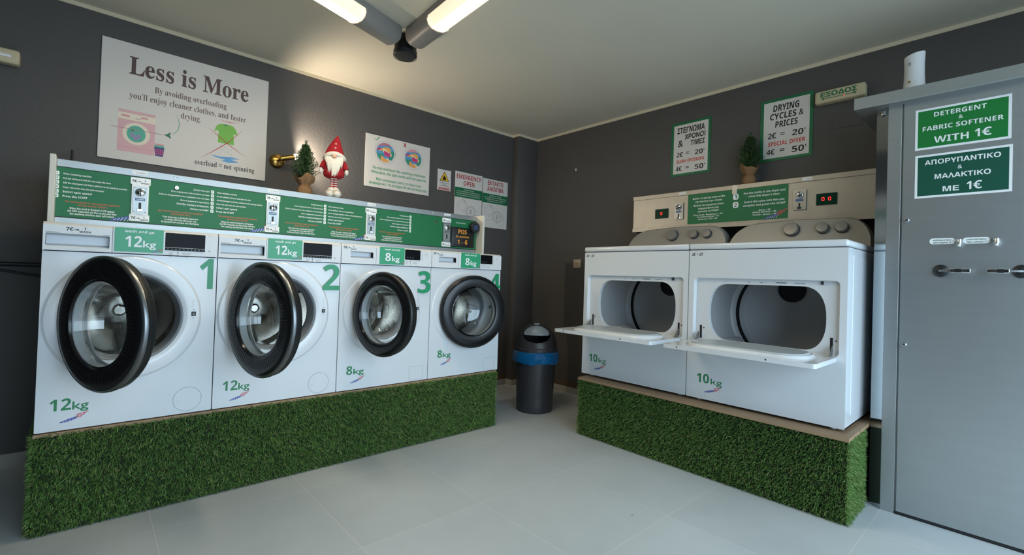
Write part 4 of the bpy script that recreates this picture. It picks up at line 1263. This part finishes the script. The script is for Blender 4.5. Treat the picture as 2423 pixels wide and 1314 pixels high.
b.flat(rrect(-0.179, -0.131, -0.238, -0.226, 0.003, 2), Y0 - .0006, 'teal'); b.flat(rrect(-0.176, -0.134, -0.226, -0.216, 0.003, 2), Y0 - .0006, 'pink_dark')
sh = [(0.147, -0.140), (0.150, -0.066), (0.141, -0.060), (0.124, -0.074), (0.136, -0.036), (0.152, -0.018), (0.172, -0.014), (0.188, -0.026), (0.206, -0.012), (0.232, -0.017), (0.248, -0.036), (0.262, -0.076), (0.244, -0.068), (0.236, -0.070), (0.240, -0.140)]
b.flat(sh, Y0, 'shirt_green'); b.flat([(0.172, -0.014), (0.206, -0.012), (0.188, -0.028)], Y0 - .0002, 'shirt_dark')
b.line([(0.096, -0.057), (0.16, -0.105), (0.205, -0.140), (0.311, -0.204)], 0.005, Y0 - .0004, 'crimson', taper=True); b.line([(0.065, -0.252), (0.15, -0.18), (0.205, -0.130), (0.284, -0.036)], 0.005, Y0 - .0004, 'crimson', taper=True)
b.line([(0.152, 0.013), (0.19, 0.006), (0.225, 0.006), (0.265, 0.014)], 0.004, Y0, 'text_red', taper=True)
b.flat([(0.108, -0.226), (0.16, -0.230), (0.23, -0.222), (0.277, -0.228), (0.225, -0.238), (0.275, -0.250), (0.215, -0.262), (0.170, -0.256), (0.195, -0.245), (0.15, -0.240)], Y0, 'water_blue')
for cx, cz in ((0.165, -0.155), (0.19, -0.168), (0.175, -0.185), (0.205, -0.192), (0.225, -0.175), (0.158, -0.205), (0.225, -0.205)): b.flat(circ(cx, cz, 0.0028, 8), Y0, 'water_blue')
o = b.build('wall_poster', loc=(-3.0, -0.0015, 2.041))
tag(o, 'large white poster reading Less is More above the washing machines', 'poster')

b = MB()
w2, h2 = 0.299, 0.2115
b.box(-w2, w2, -0.004, -0.0003, -h2, h2, 'paper', bev=0.0006, seg=1)
Y1 = -0.0045
bands = ['mauve', 'sky_blue', 'orange', 'jade', 'magenta', 'sky_blue', 'orange', 'sand', 'jade', 'orange']
for cx, cz, full in ((-0.126, 0.085, 0), (0.134, 0.086, 1)):
    b.ring(cx, cz, 0.092, 0.0016, Y1, 'print_grey', 56); b.ring(cx, cz, 0.088, 0.0022, Y1, 'recess_plastic', 56)
    r = 0.079 if not full else 0.078
    b.flat(circ(cx, cz, r, 48), Y1, 'sky_blue')
    def band(lo, hi, a, ph, m, yy, xa=-1, xb=1):
        xs = np.linspace(max(-r * 0.995, xa * r), min(r * 0.995, xb * r), 22)
        up = []; dn = []
        for x in xs:
            lim = math.sqrt(r * r - x * x)
            f1 = max(-lim, min(lim, hi * r + a * r * math.sin(x / r * 3.2 + ph))); f0 = max(-lim, min(lim, lo * r + a * r * math.sin(x / r * 2.6 + ph + 0.7)))
            if f1 - f0 < 1e-5: f1 = f0 + 1e-5
            up.append((cx + x, cz + f1)); dn.append((cx + x, cz + f0))
        n = len(up)
        b.add([(p[0], yy, p[1]) for p in up + dn], [(k, n + k, n + k + 1, k + 1) for k in range(n - 1)], m)
    band(0.65, 1.1, .08, 0, 'pink_dark' if full else 'mauve', Y1 - .0002)
    band(0.05, 0.42, .16, 1.0, 'orange', Y1 - .0003, -0.7, 0.6); band(-0.1, 0.2, .2, 2.4, 'sand', Y1 - .0004, -0.3, 0.7)
    band(-1.1, -0.05, .2, 0.4, 'jade', Y1 - .0003, -1, -0.25); band(-0.5, 0.35, .2, 3.0, 'jade', Y1 - .0002, 0.45, 1)
    band(-1.1, -0.55, .2, 3.6, 'orange', Y1 - .0005, -0.5, 0.35); band(-1.1, -0.62, .15, 2.0, 'sand', Y1 - .0004, 0.1, 0.8)
    band(-0.28, 0.12, .12, 2.9, 'magenta', Y1 - .0006, -0.15, 0.55); band(0.12, 0.42, .1, 1.8, 'magenta', Y1 - .0006, -1, -0.55)
b.line([(-0.219, 0.182), (-0.208, 0.170), (-0.184, 0.202)], 0.007, Y1, 'text_green'); 
b.line([(0.040, 0.166), (0.060, 0.200)], 0.007, Y1, 'crimson'); b.line([(0.060, 0.166), (0.040, 0.200)], 0.007, Y1, 'crimson')
b.text('Do not overload the washing machines', 0.014, -0.062, 0.022, Y1, 'text_green', 'bold', 'c', w=0.490)
b.text('Otherwise, the spin mode will not operate', 0.010, -0.098, 0.022, Y1, 'text_green', 'bold', 'c', w=0.512)
b.text('Μην υπερφορτώνετε τα πλυντήρια', 0.010, -0.152, 0.022, Y1, 'text_green', 'bold', 'c', w=0.418)
b.text('Διαφορετικά, το στύψιμο δε θα λειτουργήσει', 0.010, -0.186, 0.022, Y1, 'text_green', 'bold', 'c', w=0.540)
o = b.build('wall_sign', loc=(-1.545, -0.001, 1.9895))
tag(o, 'white sign with two round pictures of clothes and green overload warning', 'sign')

b = MB()
b.box(-0.0715, 0.0715, -0.002, -0.0002, -0.093, 0.093, 'paper')
Y1 = -0.0024
b.flat([(-0.050, -0.010), (0.054, -0.008), (0.001, 0.080)], Y1, 'black_print'); b.flat([(-0.042, -0.005), (0.046, -0.003), (0.001, 0.071)], Y1 - .0002, 'yellow')
b.flat(circ(0.001, 0.022, 0.014, 16), Y1 - .0004, 'black_print'); b.flat(rrect(-0.016, 0.018, 0.002, 0.016, 0.002, 2), Y1 - .0004, 'black_print')
b.text('ΠΡΟΣΟΧΗ ΚΙΝΔΥΝΟΣ', 0.002, -0.030, 0.009, Y1, 'black_print', 'bold', 'c', w=0.104); b.text('Ο χώρος', 0.002, -0.043, 0.008, Y1, 'black_print', 'bold', 'c', w=0.06); b.text('παρακολουθείται', 0.002, -0.055, 0.008, Y1, 'black_print', 'bold', 'c', w=0.104)
b.flat([(-0.058, -0.088), (0.060, -0.088), (0.060, -0.068), (-0.058, -0.068)], Y1, 'crimson')
b.text('24ΩΡΗ ΚΑΤΑΓΡΑΦΗ', 0.002, -0.083, 0.010, Y1 - .0003, 'paper', 'bold', 'c', w=0.104)
o = b.build('warning_sign', loc=(-1.0865, -0.001, 1.944)); tag(o, 'small white warning sign with a yellow triangle on the wall', 'sign')

def emergency(cx, z0, z1, rows, band, lines, loc_label):
    b = MB()
    w2 = 0.160
    b.box(-w2, w2, -0.003, -0.0003, z0, z1, 'paper')
    y1 = -0.0034
    for s_, c_, z, w in rows: b.text(s_, c_, z, 0.042, y1, 'crimson', 'bold', 'c', w=w)
    b.flat([(-w2, band[0]), (w2, band[0]), (w2, band[1]), (-w2, band[1])], y1, 'sign_green')
    for k, (s_, w) in enumerate(lines): b.text(s_, 0.0, band[1] - 0.020 - 0.0185 * k, 0.0095, y1 - .0003, 'paper', 'bold', 'c', w=w)
    c1, c2 = (-0.070, band[0] - 0.075), (0.030, band[0] - 0.125)
    for r_ in (0.055, 0.040): b.ring(c1[0], c1[1], r_, 0.0016, y1, 'print_grey', 40)
    for r_ in (0.056, 0.045, 0.016): b.ring(c2[0], c2[1], r_, 0.0020, y1, 'black_print', 40)
    b.line([(c2[0], c2[1] - 0.03), (c2[0], c2[1] + 0.03)], 0.002, y1, 'black_print'); b.line([(c2[0] - 0.015, c2[1] - 0.01), (c2[0] + 0.015, c2[1] + 0.012)], 0.002, y1, 'black_print')
    b.line([(c1[0] + 0.01, c1[1] + 0.065), (c1[0] + 0.035, c1[1] + 0.028)], 0.003, y1, 'black_print')
    b.line([(c2[0] + 0.058, c2[1] + 0.02), (c2[0] + 0.09, c2[1] + 0.01), (c2[0] + 0.095, c2[1] - 0.02), (c2[0] + 0.06, c2[1] - 0.03)], 0.0018, y1, 'print_grey')
    b.line([(c1[0] - 0.065, c1[1] + 0.06), (c1[0] - 0.065, c1[1] - 0.13), (c1[0] - 0.02, c1[1] - 0.16)], 0.0012, y1, 'print_grey')
    if z0 < 1.64:
        b.line([(-0.15, z0 + 0.055), (-0.07, z0 + 0.075), (0.05, z0 + 0.105)], 0.0018, y1, 'print_grey')
        b.ring(0.075, z0 + 0.075, 0.048, 0.0016, y1, 'print_grey', 36)
    o = b.build('emergency_sign', loc=(cx, -0.001, 0))
    tag(o, loc_label, 'sign', 'emergency opening signs')
emergency(-0.807, 1.545, 2.052, [('EMERGENCY', 0.0, 1.988, 0.286), ('OPEN', 0.0, 1.930, 0.128)], (1.815, 1.906),
          [('In case of emergency', .12), ('if the washing door does not open', .27), ('then pull the lever behind the small door', .285), ('as the picture below shows', .27)], 'white emergency open sign in English with red heading and green band')
emergency(-0.480, 1.565, 2.041, [('ΕΚΤΑΚΤΟ', 0.0, 1.983, 0.198), ('ΑΝΟΙΓΜΑ', 0.0, 1.925, 0.212)], (1.806, 1.897),
          [('Σε περίπτωση ανάγκης', .15), ('όταν η πόρτα του πλυντηρίου δεν ανοίγει', .285), ('τραβήξτε τον μοχλό πίσω από', .27), ('το πορτάκι όπως στην εικόνα', .2)], 'white emergency sign in Greek with red heading, nearest the pillar')

def price_sign(cy, cz, rows, label):
    b = MB()
    w2, h2 = 0.161, 0.212
    b.box(-w2, w2, -0.003, -0.0003, -h2, h2, 'sign_green')
    b.flat([(-0.139, -0.193), (0.141, -0.193), (0.141, 0.193), (-0.139, 0.193)], -0.0034, 'paper')
    for s_, x, z, h, w, m, al in rows: b.text(s_, x, z, h, -0.0038, m, 'bold', al, w=w, shear=0.05, off=0.0 if any(c.isdigit() for c in s_) else 0.008)
    o = b.build('price_sign', loc=(-0.001, cy, cz), rz=-PI / 2); tag(o, label, 'sign', 'green-bordered price signs')
price_sign(-1.783, 2.142, [('ΣΤΕΓΝΩΜΑ', 0.0, 0.125, 0.046, 0.225, 'black_print', 'c'), ('ΧΡΟΝΟΙ', 0.035, 0.072, 0.040, 0.166, 'black_print', 'c'), ('&', -0.082, 0.020, 0.056, 0.042, 'black_print', 'c'), ('ΤΙΜΕΣ', 0.058, 0.018, 0.040, 0.114, 'black_print', 'c'),
                           ('2€', -0.112, -0.060, 0.036, 0.052, 'black_print', 'l'), ('=', -0.022, -0.054, 0.036, 0.026, 'black_print', 'c'), ('20\'', 0.075, -0.060, 0.036, 0.074, 'black_print', 'c'),
                           ('ΕΙΔΙΚΗ ΠΡΟΣΦΟΡΑ', 0.002, -0.110, 0.026, 0.224, 'text_red', 'c'), ('4€', -0.118, -0.172, 0.036, 0.052, 'black_print', 'l'), ('=', -0.022, -0.166, 0.036, 0.028, 'black_print', 'c'), ('50\'', 0.080, -0.175, 0.038, 0.080, 'black_print', 'c')],
           'green-bordered price sign in Greek on the wall, farther from the cabinet')
price_sign(-2.457, 2.152, [('DRYING', -0.001, 0.125, 0.044, 0.158, 'black_print', 'c'), ('CYCLES &', 0.003, 0.070, 0.042, 0.205, 'black_print', 'c'), ('PRICES', 0.003, 0.014, 0.042, 0.136, 'black_print', 'c'),
                           ('2€', -0.110, -0.058, 0.038, 0.052, 'black_print', 'l'), ('=', -0.020, -0.052, 0.036, 0.028, 'black_print', 'c'), ('20\'', 0.078, -0.060, 0.038, 0.078, 'black_print', 'c'),
                           ('SPECIAL OFFER', 0.005, -0.110, 0.028, 0.226, 'text_red', 'c'), ('4€', -0.117, -0.168, 0.036, 0.052, 'black_print', 'l'), ('=', -0.020, -0.162, 0.036, 0.030, 'black_print', 'c'), ('50\'', 0.082, -0.172, 0.040, 0.084, 'black_print', 'c')],
           'green-bordered English sign of drying cycles and prices on the wall')

# ------------------------------------------------------------------ exit sign, emergency light, socket, small wall fittings
t = thing('exit_sign', 'cream emergency exit box with green lettering high on the wall near the cabinet', 'exit sign', (0.0, -2.77, 2.285), -PI / 2)
b = MB(); b.box(-0.13, 0.133, -0.062, -0.0003, -0.039, 0.039, 'exit_cream', bev=0.012, seg=4); b.build('casing', t)
b = MB()
b.text('ΕΞΟΔΟΣ', -0.003, -0.004, 0.030, -0.0626, 'sign_green', 'bold', 'c', w=0.190, off=0.015)
b.line([(-0.080, -0.015), (0.080, -0.015)], 0.004, -0.0626, 'sign_green'); b.flat([(0.076, -0.023), (0.092, -0.015), (0.076, -0.007)], -0.0626, 'sign_green'); b.flat([(-0.078, -0.023), (-0.094, -0.015), (-0.078, -0.007)], -0.0626, 'sign_green')
b.build('lettering', t)
b = MB(); b.ball((0.028, -0.0630, -0.016), 0.003, 'led_red', 8, 6); b.build('indicator', t)

t = thing('emergency_light', 'cream emergency light box high on the wall beyond the large poster', 'emergency light', (-3.885, 0.0, 2.131))
b = MB(); b.box(-0.135, 0.135, -0.062, -0.0003, -0.037, 0.037, 'exit_cream', bev=0.012, seg=4); b.build('casing', t)
b = MB(); b.box(-0.11, 0.105, -0.066, -0.060, -0.008, 0.008, 'white_plastic', bev=0.003); b.build('tube_cover', t)

t = thing('wall_socket', 'cream power socket on the wall beside the dryer', 'socket', (0.0, -0.681, 1.234), -PI / 2)
b = MB(); b.box(-0.043, 0.043, -0.010, -0.0003, -0.040, 0.040, 'socket_cream', bev=0.003); b.build('cover', t)
b = MB(); b.lathe([(0.024, 0), (0.024, 0.002), (0.020, 0.0022), (0.019, -0.003), (0, -0.003)], 'socket_cream', (0, -0.0102, 0), (0, -1, 0), 28)
for sx in (-1, 1): b.box(sx * 0.0095 - 0.003, sx * 0.0095 + 0.003, -0.0112, -0.009, -0.003, 0.003, 'black_print')
b.build('plug_well', t)
b = MB(); b.box(-0.075, 0.075, -0.003, -0.0002, -0.055, 0.055, 'wall_paint', bev=0.001, seg=1)
o = b.build('junction_cover', loc=(-0.0005, -2.80, 2.14), rz=-PI / 2); tag(o, 'painted-over junction cover plate on the wall below the exit box', 'cover plate')
b = MB(); b.lathe([(0.0, 0.0), (0.010, 0.0), (0.008, 0.006), (0.0, 0.009)], 'paper', (0, 0, 0), (0, -1, 0), 12, sx=1.5, sy=0.7)
o = b.build('wall_plug', loc=(-0.0005, -0.627, 2.14), rz=-PI / 2); tag(o, 'small white plug stub on the bare wall above the socket', 'wall plug')
b = MB(); b.tube([(-5.25, -0.012, 1.068), (-3.4, -0.012, 1.068)], 0.011, 'cable_black', 10)
o = b.build('cable', loc=(0, 0, 0)); tag(o, 'thick black cable running level along the wall behind washer 1', 'cable', 'wall cables')
b = MB(); b.tube([(-5.25, -0.008, 1.046), (-3.79, -0.008, 1.036), (-3.65, -0.008, 1.010), (-3.4, -0.008, 0.97)], 0.006, 'cable_black', 10)
o = b.build('cable', loc=(0, 0, 0)); tag(o, 'thin black cable sloping down the wall behind washer 1', 'cable', 'wall cables')
b = MB(); b.box(-3.542, -3.528, -0.112, -0.100, 1.2, 1.692, 'cable_black', bev=0.002); b.box(-3.60, -3.47, -0.112, -0.0005, 1.18, 1.2, 'cable_black')
o = b.build('antenna_rod'); tag(o, 'black upright rod poking up behind the coin box end', 'rod')

# ------------------------------------------------------------------ potted spruces in burlap
def needles(name, parent, h, wid, z0, seed, lean=0.0):
    rg = np.random.default_rng(seed)
    P = []; D = []
    nb = 120
    for i in range(nb):
        f = (i / nb) ** 0.85
        z = z0 + (h - z0) * f * 0.86
        rad = wid * (1.0 - 0.88 * f ** 1.25) * rg.uniform(0.7, 1.08)
        az = i * 2.399 + rg.uniform(-0.3, 0.3)
        d = np.array([math.cos(az), math.sin(az), 0])
        up = 0.55 + 0.5 * f
        s0 = np.array([lean * z, 0, z]); L = rad
        for q in np.linspace(0.05, 1.0, 9):
            c = s0 + d * L * q + np.array([0, 0, up * L * q * (0.55 + 0.45 * q)])
            for _ in range(9):
                P.append(c + rg.normal(0, 0.003, 3)); D.append(d * rg.uniform(0.2, 1) + np.array([0, 0, rg.uniform(0.3, 1.2)]) + rg.normal(0, 0.75, 3))
    for q in np.linspace(0.4, 1.0, 26):
        c = np.array([lean * h * q, 0, z0 + (h - z0) * q])
        for _ in range(12): P.append(c + rg.normal(0, 0.003, 3)); D.append(np.array([0, 0, 0.9]) + rg.normal(0, 0.7, 3))
    P = np.array(P); D = np.array(D); D /= np.linalg.norm(D, axis=1)[:, None]
    n = len(P); L = rg.uniform(0.010, 0.018, n)[:, None]
    S = np.cross(D, rg.normal(0, 1, (n, 3))); S /= np.linalg.norm(S, axis=1)[:, None]
    V = np.stack([P - S * 0.0017, P + S * 0.0017, P + D * L], 1).reshape(-1, 3)
    me = bpy.data.meshes.new(name)
    me.from_pydata(V.tolist(), [], [(3 * k, 3 * k + 1, 3 * k + 2) for k in range(n)])
    for k in ('needle_a', 'needle_b', 'needle_c'): me.materials.append(MATS[k])
    me.polygons.foreach_set('material_index', rg.choice(3, n, p=(.45, .25, .3)).astype(np.int32))
    o = bpy.data.objects.new(name, me); COL.objects.link(o); o.parent = parent
    return o

def spruce(loc, rz, label, seed, h=0.325, wid=0.092):
    t = thing('potted_spruce', label, 'potted tree', loc, rz, 'small spruces in burlap')
    b = MB()
    n = 40
    rows = [(0.0, 0.034), (0.012, 0.043), (0.040, 0.044), (0.062, 0.036), (0.072, 0.027), (0.082, 0.033), (0.098, 0.046), (0.118, 0.056), (0.128, 0.058), (0.120, 0.051), (0.098, 0.038), (0.085, 0.0)]
    rr = random.Random(seed); ph = [rr.uniform(0, 6.28) for _ in range(4)]
    vs = []
    for j, (z, r_) in enumerate(rows):
        k_ = 0.06 if j < 3 else 0.14
        for k in range(n):
            a = 2 * PI * k / n
            q = 1 + k_ * (0.6 * math.sin(5 * a + ph[0]) + 0.4 * math.sin(9 * a + ph[1] + j * .5))
            dz = 0.016 * math.sin(2 * a + ph[2]) + 0.008 * math.sin(5 * a + ph[3]) if j in (7, 8, 9) else 0
            vs.append((r_ * q * math.cos(a), r_ * q * math.sin(a), z + dz))
    fs = [(j * n + k, j * n + (k + 1) % n, (j + 1) * n + (k + 1) % n, (j + 1) * n + k) for j in range(len(rows) - 1) for k in range(n)] + [tuple(reversed(range(n)))]
    b.add(vs, fs, 'burlap'); w = b.build('burlap_wrap', t, sharp=1.2)
    b = MB()
    b.tube([(0.032 * math.cos(a), 0.032 * math.sin(a), 0.072 + 0.003 * math.sin(a * 3)) for a in np.linspace(0, 2 * PI, 26)], 0.0025, 'twine', 6)
    b.tube([(0.0, -0.033, 0.072), (0.014, -0.046, 0.060), (0.026, -0.050, 0.036)], 0.002, 'twine', 6)
    b.build('twine', w)
    b = MB(); b.tube([(0, 0, 0.06), (0.002, 0, 0.2), (0, 0, h - 0.03)], [0.007, 0.005, 0.002], 'bark', 8); b.build('stem', t)
    needles('needles', t, h, wid, 0.10, seed, 0.0)
    return t
spruce((-2.447, -0.46, 1.5535), 0.4, 'little spruce in a burlap wrap beside the red gnome on the washers coin box', 5, h=0.355, wid=0.084)
spruce((-0.085, -2.262, 1.774), 2.0, 'little spruce in a burlap wrap on the dryer coin box', 9, h=0.36)

# ------------------------------------------------------------------ christmas gnome doll
t = thing('christmas_gnome', 'plush Christmas gnome doll in red hat and striped stockings on the coin box', 'gnome doll', (-2.304, -0.568, 1.555), R(-22))
b = MB()
b.lathe([(0.0, 0.128), (0.040, 0.126), (0.060, 0.138), (0.064, 0.155), (0.060, 0.185), (0.052, 0.22), (0.046, 0.25), (0.044, 0.28), (0.03, 0.30), (0, 0.305)], 'gnome_red', n=32)
body = b.build('body', t)
for s_ in (-1, 1):
    b = MB()
    b.tube([(s_ * 0.042, 0, 0.245), (s_ * 0.060, -0.006, 0.215), (s_ * 0.072, -0.012, 0.185)], [0.016, 0.018, 0.017], 'gnome_red', 14)
    arm = b.build('arm', t)
    b = MB(); b.ball((s_ * 0.076, -0.014, 0.168), 0.0135, 'gnome_white', 14, 10, sq=(0.9, 0.9, 1.45)); b.build('mitten', arm)
    b = MB(); b.tube([(s_ * 0.0115, 0, 0.05), (s_ * 0.0110, 0, 0.10), (s_ * 0.0110, 0, 0.136)], 0.0108, 'sock_stripes', 14); b.build('leg', t)
    b = MB()
    rg = random.Random(3 + s_)
    b.ball((s_ * 0.022, -0.016, 0.022), 0.026, 'gnome_white', 20, 14, sq=(0.95, 1.35, 0.85))
    b.ball((s_ * 0.013, 0.0, 0.050), 0.022, 'gnome_white', 18, 12, sq=(1.05, 1.0, 0.8))
    for k in range(140):
        a = rg.uniform(0, 2 * PI); e = rg.uniform(-0.3, 1.3)
        c = Vector((s_ * 0.020, -0.010, 0.026)); d = Vector((math.cos(a) * math.cos(e), math.sin(a) * math.cos(e), math.sin(e)))
        p = c + Vector((d.x * 0.023, d.y * 0.030, d.z * 0.024)); q = p + d * rg.uniform(0.004, 0.012) + Vector((0, 0, -0.002))
        q.z = max(q.z, 0.001); p.z = max(p.z, 0.001)
        b.tube([tuple(p), tuple(q)], [0.0024, 0.0004], 'beard_white', 4, cap=False)
    b.build('furry_boot', t)
b = MB()
hat = [(0.0, 0.278, 0.058, 0.046), (0.0, 0.295, 0.053, 0.043), (0.002, 0.320, 0.044, 0.036), (0.006, 0.345, 0.033, 0.028), (0.010, 0.370, 0.021, 0.019), (0.014, 0.390, 0.010, 0.010), (0.016, 0.402, 0.003, 0.003)]
n = 28; vs = []
for cx, z, rx, ry in hat: vs += [(cx + rx * math.cos(2 * PI * k / n), ry * math.sin(2 * PI * k / n), z) for k in range(n)]
b.add(vs, [(j * n + k, j * n + (k + 1) % n, (j + 1) * n + (k + 1) % n, (j + 1) * n + k) for j in range(len(hat) - 1) for k in range(n)] + [tuple((len(hat) - 1) * n + k for k in range(n))], 'gnome_red')
hato = b.build('hat', t, sharp=1.2)
for x, z, y in ((0.004, 0.312, -0.040), (0.006, 0.340, -0.031)):
    b = MB(); b.ball((x, y, z), 0.0075, 'pompom', 12, 8); b.build('pompom', hato)
b = MB()
pts = []
for q in np.linspace(-2.0 * PI / 2, 2.0 * PI / 2, 40):
    pts.append((0.055 * math.sin(q), -0.044 * math.cos(q), 0.272 - 0.020 * abs(math.sin(q)) ** 2.2 - (0.010 if abs(q) > 2 else 0)))
b.tube(pts, 0.0175, 'gnome_white', 12)
b.build('hat_brim', hato, sharp=1.2)
b = MB(); b.ball((0.001, -0.066, 0.252), 0.0125, 'nose_skin', 16, 12, sq=(1.15, 1, 0.95)); b.build('nose', t)
b = MB()
rg = random.Random(11)
for k in range(90):
    u = k / 89; s_ = (u - 0.5) * 2
    x0 = s_ * 0.050; y0 = -0.040 - 0.018 * math.cos(s_ * 1.5)
    L = 0.062 + 0.055 * (1 - abs(s_)) + rg.uniform(-0.02, 0.022)
    x1 = x0 * rg.uniform(0.45, 0.95) + rg.uniform(-0.006, 0.006)
    b.tube([(x0, y0, 0.252), (x0 * 1.02, y0 - 0.012, 0.252 - L * 0.35), ((x0 + x1) / 2, y0 - 0.012, 0.252 - L * 0.7), (x1, y0 - 0.006, 0.252 - L)], [0.0045, 0.0048, 0.0035, 0.0006], 'beard_white', 6, cap=False)
b.build('beard', t)
